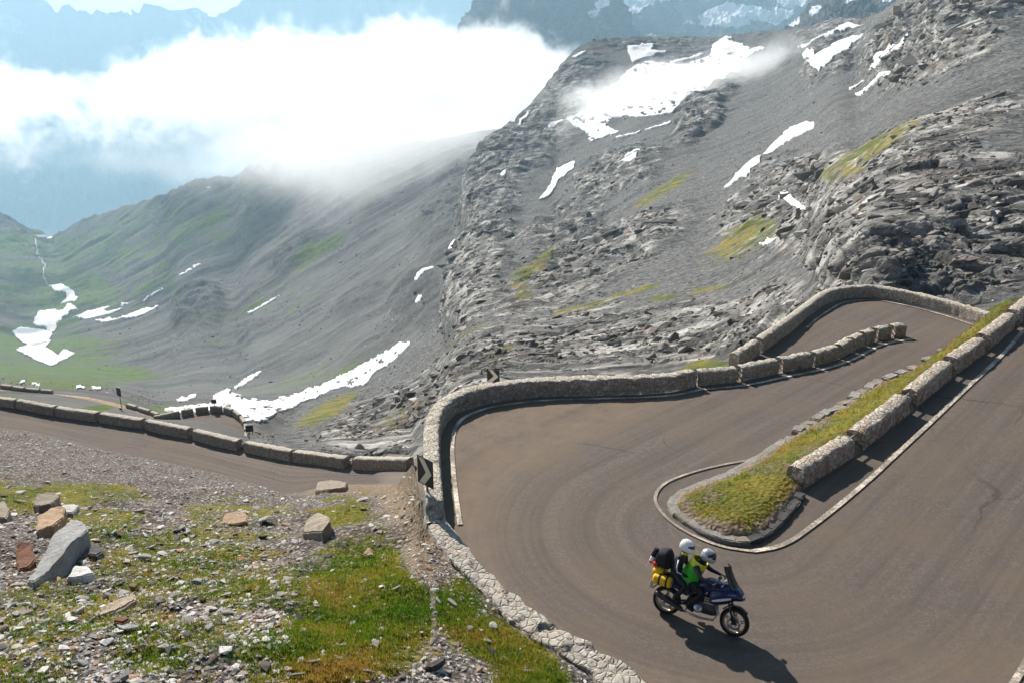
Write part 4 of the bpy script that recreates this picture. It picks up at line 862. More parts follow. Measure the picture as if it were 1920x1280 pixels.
# ------------------------------------------------------------------ stones
def box_bm(bm, lo, hi):
    v = [bm.verts.new((x, y, z)) for x in (lo[0], hi[0]) for y in (lo[1], hi[1]) for z in (lo[2], hi[2])]
    for f in ((0, 1, 3, 2), (4, 6, 7, 5), (0, 4, 5, 1), (2, 3, 7, 6), (0, 2, 6, 4), (1, 5, 7, 3)): bm.faces.new([v[i] for i in f])
def kerb_mesh(i, colour):
    k = ('kerb', i, colour)
    if k not in MESHES:
        V, F = SHK[i]; me = bpy.data.meshes.new('kerb_stone'); me.from_pydata([tuple(v) for v in V], [], [tuple(map(int, f)) for f in F]); me.materials.append(STM[colour]); me.update(); MESHES[k] = me
    return MESHES[k]
def hull_shape(seed, flat=.6, n=13, sub=False):
    r = np.random.default_rng(seed); p = r.normal(size=(n, 3)); p /= np.linalg.norm(p, axis=1)[:, None]; p *= r.uniform(.75, 1.15, (n, 1)); p *= [1, r.uniform(.6, .9), flat]
    bm = bmesh.new()
    for q in p: bm.verts.new(q)
    bmesh.ops.convex_hull(bm, input=bm.verts[:]); bmesh.ops.delete(bm, geom=[v for v in bm.verts if not v.link_faces], context='VERTS')
    if sub:
        bmesh.ops.bevel(bm, geom=bm.edges[:], offset=.07, segments=1, affect='EDGES', profile=.6)
        bmesh.ops.triangulate(bm, faces=bm.faces[:]); bmesh.ops.subdivide_edges(bm, edges=bm.edges[:], cuts=1, use_grid_fill=True)
        P = np.array([v.co[:] for v in bm.verts]); d = .10 * fbm(P * 2.1 + seed, 3, seed % 50) + .05 * perlin(P * 7 + seed, seed % 40)
        for v, k in zip(bm.verts, d): v.co *= 1 + float(k)
    bmesh.ops.triangulate(bm, faces=bm.faces[:]); bmesh.ops.recalc_face_normals(bm, faces=bm.faces[:])
    bm.verts.index_update(); V = np.array([v.co[:] for v in bm.verts]); t_ = V[:, 2].max() * .45; V[:, 2] = np.where(V[:, 2] > t_, t_ + .22 * (V[:, 2] - t_), V[:, 2]); F = np.array([[v.index for v in f.verts] for f in bm.faces]); bm.free(); return V, F
SH = [hull_shape(900 + i, .45 + .4 * ((i * 7) % 5) / 5) for i in range(14)]
SHB = [hull_shape(1300 + i, .45 + .35 * ((i * 3) % 5) / 5, 15, True) for i in range(12)]
def rot_z_tilt(n, rng, tilt=.35):
    a = rng.uniform(0, 2 * np.pi, n); t = rng.normal(0, tilt, n); b = rng.uniform(0, 2 * np.pi, n); c, s = np.cos(a), np.sin(a)
    R = np.zeros((n, 3, 3)); R[:, 0, 0] = c; R[:, 0, 1] = -s; R[:, 1, 0] = s; R[:, 1, 1] = c; R[:, 2, 2] = 1
    k = np.stack([np.cos(b), np.sin(b), 0 * b], -1); K = np.zeros((n, 3, 3)); K[:, 0, 2] = k[:, 1]; K[:, 1, 2] = -k[:, 0]; K[:, 2, 0] = -k[:, 1]; K[:, 2, 1] = k[:, 0]
    I = np.eye(3)[None]; st, ct = np.sin(t)[:, None, None], np.cos(t)[:, None, None]
    return (I + st * K + (1 - ct) * (K @ K)) @ R
def scatter_mesh(name, pos, size, mat, rng, shapes=SH, tilt=.35, attrs=None, stretch=None, squash=1.0):
    which = rng.integers(0, len(shapes), len(pos)); R = rot_z_tilt(len(pos), rng, tilt); VV = []; FF = []; A = {k: [] for k in (attrs or {})}; T = []; off = 0
    tint = rng.uniform(0, 1, len(pos))
    for k, (V, F) in enumerate(shapes):
        id_ = np.where(which == k)[0]
        if not len(id_): continue
        sv = V[None] * size[id_, None, None] * np.array([1, 1, squash])
        w = np.einsum('nij,nvj->nvi', R[id_], sv)
        if stretch is not None: w = w + np.outer((w.reshape(-1, 3) @ stretch[0]), stretch[0]).reshape(w.shape) * stretch[1]
        w = w + pos[id_][:, None]; VV.append(w.reshape(-1, 3)); FF.append((F[None] + (np.arange(len(id_)) * len(V))[:, None, None] + off).reshape(-1, 3)); off += len(id_) * len(V)
        T.append(np.repeat(tint[id_], len(V)))
        for kk in A: A[kk].append(np.repeat(np.asarray(attrs[kk])[id_], len(V)))
    at = {'tint': np.concatenate(T)}; at.update({kk: np.concatenate(v) for kk, v in A.items()})
    return mesh_np(name, np.vstack(VV), np.vstack(FF), mat, None, False, at)
def make_gravel():
    k = NT('loose_gravel'); t = k.attr('tint'); p = k.pos()
    c = k.ramp(t, [(0, (.12, .105, .095)), (.14, (.32, .285, .26)), (.34, (.58, .54, .49)), (.53, (.78, .74, .68)), (.74, (.42, .35, .31)), (.86, (.50, .30, .18)), (.93, (.42, .17, .085)), (.96, (.74, .71, .66))], 'CONSTANT')
    c = k.mix(k.mr(k.noise(p, 22, 6, .7), .3, .7, 0, .55), c, (.14, .12, .10)); return k.done(c, .9, k.bump(k.noise(p, 40, 4), .3, .01), spec=.15)
M['gravel'] = make_gravel()
STM = {'pale grey': make_stone('pale_grey_stone', (.62, .585, .54), (.76, .73, .68)), 'white': make_stone('whitish_stone', (.80, .77, .72), (.86, .84, .80), la=.08),
       'tan': make_stone('tan_stone', (.52, .41, .30), (.64, .54, .43)), 'orange': make_stone('orange_stone', (.46, .31, .20), (.56, .42, .29), la=.1), 'rust red': make_stone('rust_red_stone', (.25, .12, .075), (.34, .19, .12), la=.05), 'brown grey': make_stone('brown_grey_stone', (.36, .30, .23), (.50, .44, .36), la=.3), 'slab grey': make_stone('grey_slab_stone', (.40, .385, .37), (.56, .54, .51), la=.1), 'kerb grey': make_stone('weathered_kerb_stone', (.56, .51, .44), (.68, .63, .56), la=.15), 'kerb tan': make_stone('dusty_kerb_stone', (.54, .46, .37), (.64, .57, .48), la=.2), 'dark grey': make_stone('dark_grey_stone', (.16, .15, .145), (.27, .25, .24), la=.15)}
MESHES = {}
def stone_mesh(i, colour):
    k = (i, colour)
    if k not in MESHES:
        V, F = SHB[i]; me = bpy.data.meshes.new('stone'); me.from_pydata([tuple(v) for v in V], [], [tuple(map(int, f)) for f in F]); me.materials.append(STM[colour]); me.update(); MESHES[k] = me
    return MESHES[k]
def put_stone(px, py, wpx, colour, label, group=None, shape=0, sq=1.0, asp=1.0, rz=0.0, tilt=0.0, sink=.25, name='stone'):
    p, n, g = hill_at(px, py); z = p[1] * CP - (p[2] - CAMH) * SP; r = wpx * z / FOC / 2
    o = bpy.data.objects.new(name, stone_mesh(shape % len(SHB), colour)); COL.objects.link(o)
    o.location = Vector(p) + Vector(n) * r * .5 * sq * (1 - 2 * sink) ; o.rotation_mode = 'QUATERNION'
    q = Vector((0, 0, 1)).rotation_difference(Vector(n).lerp(Vector((0, 0, 1)), .4).normalized())
    o.rotation_quaternion = q @ Quaternion((0, 1, 0), tilt) @ Quaternion((0, 0, 1), rz); o.scale = (r * asp, r, r * sq)
    return tag(o, label, 'stone', group)
# the stones one would point at first
put_stone(570, 1000, 1, 'tan', 'x'); bpy.data.objects.remove(bpy.data.objects['stone'])
def slab(px, py, pts, h, colour, label, name='boulder', zsh=0.0, tiltv=0.0):
    """a boulder with its own outline: top outline given in photo offsets (dx, dy) laid on the slope"""
    p, n, g = hill_at(px, py); z = p[1] * CP - (p[2] - CAMH) * SP; s = z / FOC
    bm = bmesh.new(); top = []; bot = []
    for dx, dy, up in pts:
        x = dx * s; y = -dy * s / .62; base = Vector((p[0] + x, p[1] + y, p[2])); hz_ = hill_at(px + dx, py + dy)[0][2] if False else p[2] - y * .0
        q = hill_at(px + dx, py + dy)[0]; top.append(bm.verts.new((q[0], q[1], q[2] + up * h))); bot.append(bm.verts.new((q[0] + .06, q[1] - .12, q[2] - .15)))
    n_ = len(pts); bm.faces.new(top); bm.faces.new(bot[::-1])
    for i in range(n_): bm.faces.new((top[i], bot[i], bot[(i + 1) % n_], top[(i + 1) % n_]))
    bmesh.ops.recalc_face_normals(bm, faces=bm.faces[:]); bmesh.ops.bevel(bm, geom=bm.edges[:], offset=.03, segments=2, affect='EDGES'); bmesh.ops.triangulate(bm, faces=bm.faces[:])
    for _ in range(3): bmesh.ops.subdivide_edges(bm, edges=[e for e in bm.edges if e.calc_length() > .10], cuts=1); bmesh.ops.triangulate(bm, faces=bm.faces[:])
    P = np.array([v.co[:] for v in bm.verts]); d = np.stack([.05 * fbm(P * 2.2, 4, 3), .05 * fbm(P * 2.2, 4, 13), .05 * fbm(P * 2.2, 4, 23) + .012 * perlin(P * 18, 5)], -1)
    c = P.mean(0)
    for v, k in zip(bm.verts, d): v.co = v.co + Vector(k) - Vector(c)
    o = bm_obj(name, bm, STM[colour]); o.location = c; return tag(o, label, 'boulder')
slab(112, 1060, [(-60, 38, .25), (-30, 2, .55), (-10, -25, .8), (30, -48, 1.0), (52, -40, 1.05), (62, -18, 1.0), (30, -2, .9), (-20, 26, .6), (-48, 46, .3)], .62, 'slab grey', 'large pale grey wedge shaped slab with a dark side at lower left')
slab(98, 1010, [(-26, 8, .6), (-24, -20, .9), (0, -38, 1.0), (26, -38, 1.0), (24, -22, .9), (6, 0, .8)], .38, 'orange', 'orange topped boulder with dark brown sides just above the large grey slab')
slab(46, 1050, [(-14, 12, .3), (-20, -3, .7), (-7, -18, 1.0), (11, -17, .8), (20, 1, .7), (6, 13, .4)], .3, 'rust red', 'rust red block standing in for a dark rust edged hole left of the slab')  # solid block stands in for a dark hole with rust edges
slab(87, 950, [(-26, 2, .8), (-18, -8, 1.0), (2, -14, 1.1), (24, -12, 1.0), (26, -2, .9), (8, 8, .8), (-14, 9, .8)], .36, 'brown grey', 'flat topped tan boulder with a black underside in green turf at left')
slab(130, 966, [(-18, 4, .8), (-12, -6, 1.0), (10, -8, 1.0), (22, 0, .8), (4, 7, .7)], .22, 'pale grey', 'low pale boulder right of the flat topped tan one')
slab(3, 968, [(-22, 8, .8), (-16, -10, 1.0), (6, -14, 1.0), (16, -2, .9), (10, 10, .8)], .34, 'brown grey', 'reddish boulder cut by the left edge of the picture')
slab(594, 1000, [(-26, 6, .5), (-20, -14, .9), (2, -24, 1.0), (24, -12, .9), (26, 6, .9), (10, 14, .6)], .50, 'brown grey', 'tan boulder with a black shaded right face in the middle of the slope')
slab(438, 972, [(-26, 4, .8), (-20, -7, 1.0), (8, -9, 1.0), (26, -2, .9), (22, 7, .8), (-8, 8, .7)], .12, 'orange', 'flat orange tan boulder with a dark underside below the lower road')
slab(620, 918, [(-32, 4, .7), (-24, -8, 1.0), (0, -11, 1.0), (30, -5, .9), (26, 5, .7), (-4, 8, .7)], .34, 'brown grey', 'tan rim boulder at the near edge of the lower road')
slab(180, 1050, [(-14, 6, .6), (-8, -6, 1.0), (8, -8, 1.0), (14, 2, .7), (2, 8, .6)], .2, 'dark grey', 'small dark boulder in the shadow right of the large grey slab')
slab(150, 1088, [(-26, 6, .6), (-10, -10, 1.0), (18, -12, 1.0), (28, 0, .8), (4, 8, .7)], .24, 'white', 'whitish low boulder below the shaded side of the large grey slab')
slab(688, 1026, [(-8, 4, .7), (-4, -5, 1.0), (6, -5, 1.0), (9, 3, .7), (0, 6, .7)], .16, 'orange', 'single orange stone lying on the green turf right of centre')
slab(232, 1195, [(-16, 6, .7), (-8, -8, 1.0), (12, -8, 1.0), (18, 2, .8), (2, 9, .7)], .16, 'rust red', 'bright rust red stone low on the slope')
slab(212, 1150, [(-40, 14, .5), (-10, -6, .8), (40, -22, 1.0), (44, -14, .9), (6, 6, .7), (-34, 20, .5)], .12, 'tan', 'long thin splintered slab lying across the lower slope')
# three hundred stones, each its own object
rng = np.random.default_rng(5); placed = []; ncount = 0
names = ['pale grey', 'white', 'tan', 'orange', 'rust red', 'dark grey']; probs = [.36, .24, .19, .09, .05, .07]
REG = [(230, 'at the left of the foreground slope'), (470, 'left of centre on the foreground slope'), (700, 'in the middle of the foreground slope'), (1200, 'on the right of the foreground slope near the kerb')]
def dens(px, py):
    d = .30 + .7 * math.exp(-((px - 160) / 260) ** 2) * (py > 930) + .55 * (py > 1130) * math.exp(-((px - 350) / 300) ** 2)
    if 560 < px < 800 and 1010 < py < 1250: d *= .16
    if py < 930: d *= .35
    return d
tries = 0
while ncount < 286 and tries < 20000:
    tries += 1; px = rng.uniform(-15, 1060); py = rng.uniform(860, 1290)
    c = np.searchsorted(hx, px)
    if py < ht_y[min(c, len(hx) - 1)] + 12 or rng.uniform() > dens(px, py) or (785 < px and py < 1120): continue
    wpx = float(np.clip(rng.lognormal(2.75, .36), 11, 40)) * (.75 + .45 * (py - 860) / 420)
    if any((px - a) ** 2 + ((py - b) * 1.3) ** 2 < ((wpx + w_) * .5) ** 2 for a, b, w_ in placed): continue
    placed.append((px, py, wpx)); col = names[int(rng.choice(6, p=probs))]; reg = next(t for x, t in REG if px < x); vert = 'high' if py < 1000 else ('midway' if py < 1130 else 'low')
    sz = 'small' if wpx < 14 else ('medium' if wpx < 21 else 'big'); sq = float(rng.uniform(.4, .95)); fl_ = 'flat' if sq < .52 else ('chunky' if sq > .8 else 'angular')
    put_stone(px, py, wpx, col, f'{sz} {fl_} {col} stone {vert} {reg}', 'loose stones on the foreground slope', int(rng.integers(0, 12)), sq, float(rng.uniform(1.0, 1.55)), float(rng.uniform(0, 6.28)), float(rng.normal(0, .16)), float(rng.uniform(-.15, .2)))
    ncount += 1
# the finer debris between them
n = 42000; px = rng.uniform(-40, 1120, n); py = 806 + (1300 - 806) * rng.uniform(0, 1, n) ** 1.15; c = np.clip(np.searchsorted(hx, px), 0, len(hx) - 1)
scr = blobs(px, py, [(100, 850, 330, 34, -12, 1.0), (420, 905, 200, 18, -14, .8), (820, 1040, 40, 70, 30, .6), (760, 950, 40, 40, 0, .8)])
keep = (py > ht_y[c] + 3); P_, n_, g_ = hill_at(px, py); keep &= rng.uniform(0, 1, n) < np.clip(.50 - .42 * g_ + .3 * (px < 540) * (py > 950) + scr + .25 * fbm(np.c_[px * .02, py * .02, 0 * px], 3, 7), .05, 1); keep &= ~((px > 780) & (py < 985))
keep &= px < np.interp(py, [985, 1042, 1083, 1124, 1177, 1217, 1255, 1300], [795, 828, 872, 915, 959, 1022, 1094, 1130]) - 3
px, py, P_, n_ = px[keep], py[keep], P_[keep], n_[keep]; zz = P_[:, 1] * CP - (P_[:, 2] - CAMH) * SP
sz = np.clip(rng.lognormal(1.42, .55, len(px)), 1.6, 20) * (1 - .35 * (py < 920) + .45 * (py > 960) * (px < 560)) * (.85 + .35 * smooth(1000, 1250, py)) * zz / FOC * .5
gv = scatter_mesh('gravel', P_ + n_ * (sz * .25)[:, None], sz, M['gravel'], rng, SH, .22, squash=.66); tag(gv, kind='stuff')

# ------------------------------------------------------------------ blocks and rubble breaking out of the mountainside
NX, NY, NZ, NBg, NNg = NGRID
n = 52000; ri = rng.integers(6, NX.shape[0] - 30, n); ci = rng.integers(0, NX.shape[1], n)
rkg = rk.reshape(NX.shape); pos = NBg[ri, ci]; zz = NZ[ri, ci]; vx, vy = NX[ri, ci], NY[ri, ci]
clump = fbm(np.c_[vx * .018, vy * .030, 0 * vx], 4, 17, .6)
pr = np.clip(rkg[ri, ci] * 1.15 - .28 + .85 * clump, .015, 1) * smooth(640, 330, zz) * (1 - .9 * (gr.reshape(NX.shape)[ri, ci] > .5))
keep = rng.uniform(0, 1, n) < pr; pos, zz, ri, ci, clump = pos[keep], zz[keep], ri[keep], ci[keep], clump[keep]
n2 = 70000; r2_ = rng.integers(6, NX.shape[0] - 20, n2); c2_ = rng.integers(0, NX.shape[1], n2); z2_ = NZ[r2_, c2_]; k2 = rng.uniform(0, 1, n2) < .62 * smooth(760, 420, z2_) * np.clip(.5 + 1.1 * fbm(np.c_[NX[r2_, c2_] * .012, NY[r2_, c2_] * .02, 0 * z2_], 4, 27, .6), .04, 1) * (1 - .8 * (gr.reshape(NX.shape)[r2_, c2_] > .5))
spx = np.clip(rng.lognormal(2.08, .60, len(pos)) * (1 + .5 * clump), 3, 46) * np.clip(rkg[ri, ci] + .15, .3, 1); szs = spx * zz / FOC * .55
r2_, c2_, z2_ = r2_[k2], c2_[k2], z2_[k2]; s2_ = np.clip(rng.lognormal(.75, .45, len(z2_)), 1.1, 6) * z2_ / FOC * .55; pos = np.vstack([pos, NBg[r2_, c2_]]); szs = np.r_[szs, s2_]; ri = np.r_[ri, r2_]; ci = np.r_[ci, c2_]
rb = scatter_mesh('mountain_rubble', pos - NNg[ri, ci] * (szs * .12)[:, None], szs, M['gravel'], rng, SH, .5, None, (D1, .55), .85)
def make_rubble():
    k = NT('broken_mountain_rock'); t = k.attr('tint'); p = k.pos(); f = k.noise(k.mapping(p, (.5, .8, 1)), 1.3, 9, .7)
    c = k.ramp(t, [(0, (.06, .057, .053)), (.3, (.115, .108, .10)), (.6, (.20, .187, .17)), (.72, (.40, .37, .33)), (.84, (.31, .235, .18)), (.93, (.60, .56, .50)), (1, (.66, .62, .56))])
    c = k.mix(k.mr(f, .35, .68, 0, .7), c, (.10, .092, .084)); return k.done(c, .92, k.bump(f, .7, .25), spec=.12)
rb.data.materials.clear(); rb.data.materials.append(make_rubble()); tag(rb, kind='stuff')

FXg, FYg, FZg, FBg, FNg = FGRID; n3 = 34000; r3 = rng.integers(60, FXg.shape[0] - 12, n3); c3 = rng.integers(0, FXg.shape[1], n3); z3 = FZg[r3, c3]
k3 = (z3 > 160) & (FXg[r3, c3] > -30) & (rng.uniform(0, 1, n3) < np.clip(.30 + 1.1 * fbm(np.c_[FXg[r3, c3] * .010, FYg[r3, c3] * .016, 0 * z3], 5, 37, .65), .02, 1) * (1 - .75 * (gF.reshape(FXg.shape)[r3, c3] > .45)) * smooth(1500, 700, z3))
r3, c3, z3 = r3[k3], c3[k3], z3[k3]; s3 = np.clip(rng.lognormal(.80, .5, len(z3)), 1.2, 7) * z3 / FOC * .55
vr = scatter_mesh('valley_rubble', FBg[r3, c3], s3, rb.data.materials[0], rng, SH, .5, None, (D2, .5), .8); tag(vr, kind='stuff')
# ------------------------------------------------------------------ kerb stones edging the island
KS = [(1496, 811), (1508, 803), (1521, 796), (1534, 788), (1547, 781), (1560, 774), (1573, 768), (1588, 757), (1603, 747), (1617, 738), (1631, 729), (1645, 721), (1668, 712), (1690, 703), (1712, 692), (1742, 676), (1768, 660), (1798, 643), (1826, 622), (1836, 616)]
KS2 = [(1478, 827), (1462, 836), (1445, 847), (1428, 859), (1408, 870), (1388, 882), (1366, 894), (1342, 903), (1318, 912), (1296, 921), (1276, 931), (1263, 945), (1266, 961), (1281, 975), (1301, 987), (1322, 999), (1344, 1008), (1367, 1014), (1392, 1017), (1415, 1013), (1435, 1002), (1452, 989), (1468, 972), (1484, 953), (1497, 934)]
SHK = []
for i in range(6):
    bm = bmesh.new(); box_bm(bm, (-1, -1, -1), (1, 1, 1)); bmesh.ops.recalc_face_normals(bm, faces=bm.faces[:]); bmesh.ops.bevel(bm, geom=bm.edges[:], offset=.22, segments=2, affect='EDGES'); bmesh.ops.subdivide_edges(bm, edges=bm.edges[:], cuts=2, use_grid_fill=True); bmesh.ops.triangulate(bm, faces=bm.faces[:]); bm.verts.index_update()
    V = np.array([v.co[:] for v in bm.verts]); V *= 1 + .30 * fbm(V * 1.1 + 9 * i, 3, i)[:, None]; V += .12 * np.stack([perlin(V * 4 + i, 3), perlin(V * 4 + i, 4), perlin(V * 4 + i, 5)], -1); SHK.append((V, np.array([[v.index for v in f.verts] for f in bm.faces]))); bm.free()
def edge_stone(px, py, L, Wd, h, ang, colour, label, group, shape):
    p = G(px, py); o = bpy.data.objects.new('kerb_stone', kerb_mesh(shape % 6, colour)); COL.objects.link(o); o.location = (p[0], p[1], p[2] + h * .3); o.rotation_euler = (0, 0, ang); o.scale = (L / 2, Wd / 2, h * .62); return tag(o, label, 'kerb stone', group)
for i, (x, y) in enumerate(KS):
    edge_stone(x, y, rng.uniform(.4, .75), rng.uniform(.26, .4), rng.uniform(.10, .2), .8 + rng.normal(0, .2), ['pale grey', 'kerb grey', 'kerb tan'][int(rng.integers(0, 3))], 'loose pale edging stone along the upper grass verge of the island', 'edging stones along the island verge', i)
kk = [GP([q])[0] for q in KS2]
for i, (x, y) in enumerate(KS2):
    d = kk[min(i + 1, len(kk) - 1)] - kk[max(i - 1, 0)]; Lk = np.linalg.norm(d[:2]) * .5
    dark = i > 18; edge_stone(x, y, Lk * 1.25, .26, .12, math.atan2(d[1], d[0]), 'dark grey' if dark else ['kerb grey', 'kerb grey', 'kerb grey', 'kerb tan', 'kerb grey'][i % 5], 'kerb stone coloured dark for shade on the right side of the island tip' if dark else 'pale flat kerb stone set round the tip of the grass island', 'kerb stones round the island tip', i)  # right side of the tip coloured dark grey, its shade painted in

# ------------------------------------------------------------------ grass blades
def blades(name, P, N_, h, rng, per=5, sh=0.0):
    n = len(P); a = rng.uniform(0, 2 * np.pi, (n, per)); lean = rng.uniform(.1, .9, (n, per)); hh = h[:, None] * rng.uniform(.6, 1.25, (n, per)); ox = rng.normal(0, .03, (n, per, 2))
    base = np.repeat(P[:, None], per, 1); base[..., :2] += ox; d = np.stack([np.cos(a), np.sin(a), 0 * a], -1); s = np.stack([-np.sin(a), np.cos(a), 0 * a], -1) * (.006 + .05 * hh[..., None])
    tip = base + d * (lean * hh)[..., None] + np.array([0, 0, 1]) * (hh * np.sqrt(1 - .6 * lean ** 2))[..., None]; base = base - [0, 0, .02]
    V = np.stack([base - s, base + s, tip], 2).reshape(-1, 3); tint = np.repeat(np.repeat(rng.uniform(0, 1, n), per), 3)
    hue = np.repeat(np.repeat(fbm(P * .6, 3, 91), per), 3)
    return tag(mesh_np(name, V, np.arange(len(V)).reshape(-1, 3), M['blade'], None, True, {'tint': np.clip(.5 + sh + .7 * hue + .5 * (tint - .5), 0, 1)}), kind='stuff')
def make_blade():
    k = NT('alpine_grass'); t = k.attr('tint'); c = k.ramp(t, [(.1, (.06, .15, .006)), (.32, (.115, .21, .010)), (.52, (.22, .25, .018)), (.72, (.36, .28, .035)), (.95, (.42, .23, .055))])
    k.b.inputs['Subsurface Weight'].default_value = 0; m = k.done(c, .7, None, spec=.2); tr = k.n('ShaderNodeBsdfTranslucent'); k.put(tr.inputs[0], c); mx = k.n('ShaderNodeMixShader'); mx.inputs[0].default_value = .45; k.l(k.b, 0, mx, 1); k.l(tr, 0, mx, 2); k.l(mx, 0, k.out, 0); return m
M['blade'] = make_blade()
n = 90000; px = rng.uniform(-30, 1120, n); py = 850 + 445 * rng.uniform(0, 1, n); P_, n_, g_ = hill_at(px, py); c = np.clip(np.searchsorted(hx, px), 0, len(hx) - 1)
pat = g_ + .12 * (py > 940) - .14 * (px < 540) + .55 * fbm(P_ * .55, 4, 95) + .35 * fbm(P_ * 2.2, 2, 97); keep = (py > ht_y[c] + 2) & (rng.uniform(.30, .95, n) < pat) & ~((px > 775) & (py < 1000))
keep &= px < np.interp(py, [985, 1042, 1083, 1124, 1177, 1217, 1255, 1300], [795, 828, 872, 915, 959, 1022, 1094, 1130]) - 1
blades('grass', P_[keep], n_[keep], rng.uniform(.035, .10, keep.sum()), rng, 4)
n = 26000; io = GP(ISLAND)[:, :2]; lo, hi = io.min(0), io.max(0); q = rng.uniform(lo, hi, (n, 2)); q = q[in_poly(q[:, 0], q[:, 1], io)]; e_ = edge_dist(q, io); dd_ = (q - AX0) @ AXD; q = q[(e_ > .16) & (dd_ + .6 * perlin(np.c_[q * 1.5, 0 * q[:, 0]], 8) > -.35)]
blades('grass', np.c_[q, island_z(q)], None, rng.uniform(.04, .11, len(q)), rng, 4, .22)

# ------------------------------------------------------------------ signs
M['sign_black'] = plain('black_sign_sheet', (.012, .012, .013), .45, 0, .4); M['sign_cream'] = plain('weathered_reflective_white', (.62, .54, .42), .6, 0, .3, .06); M['post'] = plain('grey_sign_post', (.16, .155, .15), .5, .5); M['sign_back'] = plain('dull_sign_back', (.05, .055, .055), .6, .3); M['white_edge'] = plain('white_sign_rim', (.7, .69, .66), .6)
def box(name, lo, hi, mat, parent=None, bev=.0):
    bm = bmesh.new(); box_bm(bm, lo, hi); bmesh.ops.recalc_face_normals(bm, faces=bm.faces[:])
    if bev: bmesh.ops.bevel(bm, geom=bm.edges[:], offset=bev, segments=2, affect='EDGES')
    return bm_obj(name, bm, mat, parent)
def chevron(loc, yaw, Wd, Hd, bottom, label, drop=.6, roll=0.0):
    """panel faces local -Y; arrow points to local +X"""
    e = tag(empty('chevron_sign', loc, yaw), label, 'road sign'); e.rotation_euler = (0, roll, yaw)
    box('panel', (-Wd / 2, -.012, bottom), (Wd / 2, .012, bottom + Hd), M['sign_black'], e, .004)
    bm = bmesh.new(); x0, x1, t = -Wd * .40, Wd * .42, Wd * .36; zm = bottom + Hd / 2; zh = Hd * .46
    pts = [(x0, zm + zh), (x0 + t, zm + zh), (x1, zm), (x0 + t, zm - zh), (x0, zm - zh), (x1 - t, zm)]
    f = bm.faces.new([bm.verts.new((x, -.0145, z)) for x, z in pts]); r = bmesh.ops.extrude_face_region(bm, geom=[f])
    for v in [g for g in r['geom'] if isinstance(g, bmesh.types.BMVert)]: v.co.y += .003
    bm_obj('arrow', bm, M['sign_cream'], e)
    tube('post', [(0, .045, -drop), (0, .045, bottom + Hd * .92)], .03, M['post'], e)
    box('bracket', (-Wd * .3, .014, bottom + Hd * .72), (Wd * .3, .03, bottom + Hd * .78), M['post'], e); return e
sp = at_depth(800., 954., 21.7)
chevron(sp, math.radians(-45), .58, .74, .66, 'black sign with a cream chevron at the lower end of the near hairpin wall', 1.0)
chevron((-.62, 27.25, 0), math.radians(-30), .48, .44, .17, 'black chevron sign standing behind the middle of the long curved wall', 1.2)
def plate_sign(px, py, h, Wd, Hd, bottom, yaw, label, legs=1):
    p = at_height(float(px), float(py), h); e = tag(empty('road_sign', p, yaw), label, 'road sign')
    box('panel', (-Wd / 2, -.02, bottom), (Wd / 2, .02, bottom + Hd), M['sign_back'], e, .005)
    box('rim', (-Wd / 2, -.022, bottom + Hd), (Wd / 2, .022, bottom + Hd + .10), M['white_edge'], e)
    for k in range(legs):
        x = (k - (legs - 1) / 2) * Wd * .7; tube('post', [(x, .05, -1.0), (x, .05, bottom + Hd * .9)], .045, M['post'], e)
    return e
plate_sign(229, 775, HR, .75, 1.05, 2.35, -.5, 'tall thin road sign with a pale top edge beside the rear road')
plate_sign(228, 776, HR, .5, .55, .25, -.5, 'short dark marker plate at the foot of the rear road sign')
plate_sign(403, 770, HR, .62, .50, 1.0, 0.1, 'small black sign standing against the snow above the small hairpin')
plate_sign(470, 826, HR, .85, .78, 1.15, .3, 'dark twin legged sign right of the small lower hairpin', 2)
tube('guard_rail', [at_height(478., 816., HR) + [0, 0, .5], at_height(500., 824., HR - .8) + [0, 0, .5]], .07, M['post']); tag(bpy.data.objects['guard_rail'], 'short dark guard rail right of the small lower hairpin', 'guard rail')

# ------------------------------------------------------------------ the house far down the valley
M['plaster'] = plain('white_plaster', (.72, .70, .67), .8); M['roof_pale'] = plain('pale_sheet_roof', (.80, .79, .77), .5); M['wood'] = plain('dark_timber', (.12, .09, .07), .7); M['glass'] = plain('dark_window', (.03, .035, .04), .2, 0, .5)
def hall(e, x0, x1, y0, y1, z0, z1, rise, nw):
    w = box('wall', (x0, y0, z0), (x1, y1, z1), M['plaster'], e)
    bm = bmesh.new(); o = 1.2; ym = (y0 + y1) / 2
    v = [bm.verts.new(q) for q in ((x0 - o, y0 - o, z1 + .01), (x1 + o, y0 - o, z1 + .01), (x1 + o, y1 + o, z1 + .01), (x0 - o, y1 + o, z1 + .01), (x0 - o, ym, z1 + rise), (x1 + o, ym, z1 + rise))]
    for f in ((0, 1, 5, 4), (2, 3, 4, 5), (0, 4, 3), (1, 2, 5), (3, 2, 1, 0)): bm.faces.new([v[i] for i in f])
    bm_obj('roof', bm, M['roof_pale'], e)
    for k in range(nw):
        x = x0 + (k + .5) * (x1 - x0) / nw; box('window', (x - .7, y0 - .12, z1 - 2.8), (x + .7, y0 + .05, z1 - 1.2), M['glass'], e)
hp = at_depth(84., 449., 2440.); ho = tag(empty('mountain_house', hp, .15), 'white walled house with pale roofs far down at the head of the green valley', 'house')
hall(ho, -22, 10, -8, 8, -6, 8, 5, 7); hall(ho, 11.5, 22, -14, 5, -8, 5.5, 3.5, 3); box('terrace', (-30, -20, -9), (14, -9, -4), M['wood'], ho)
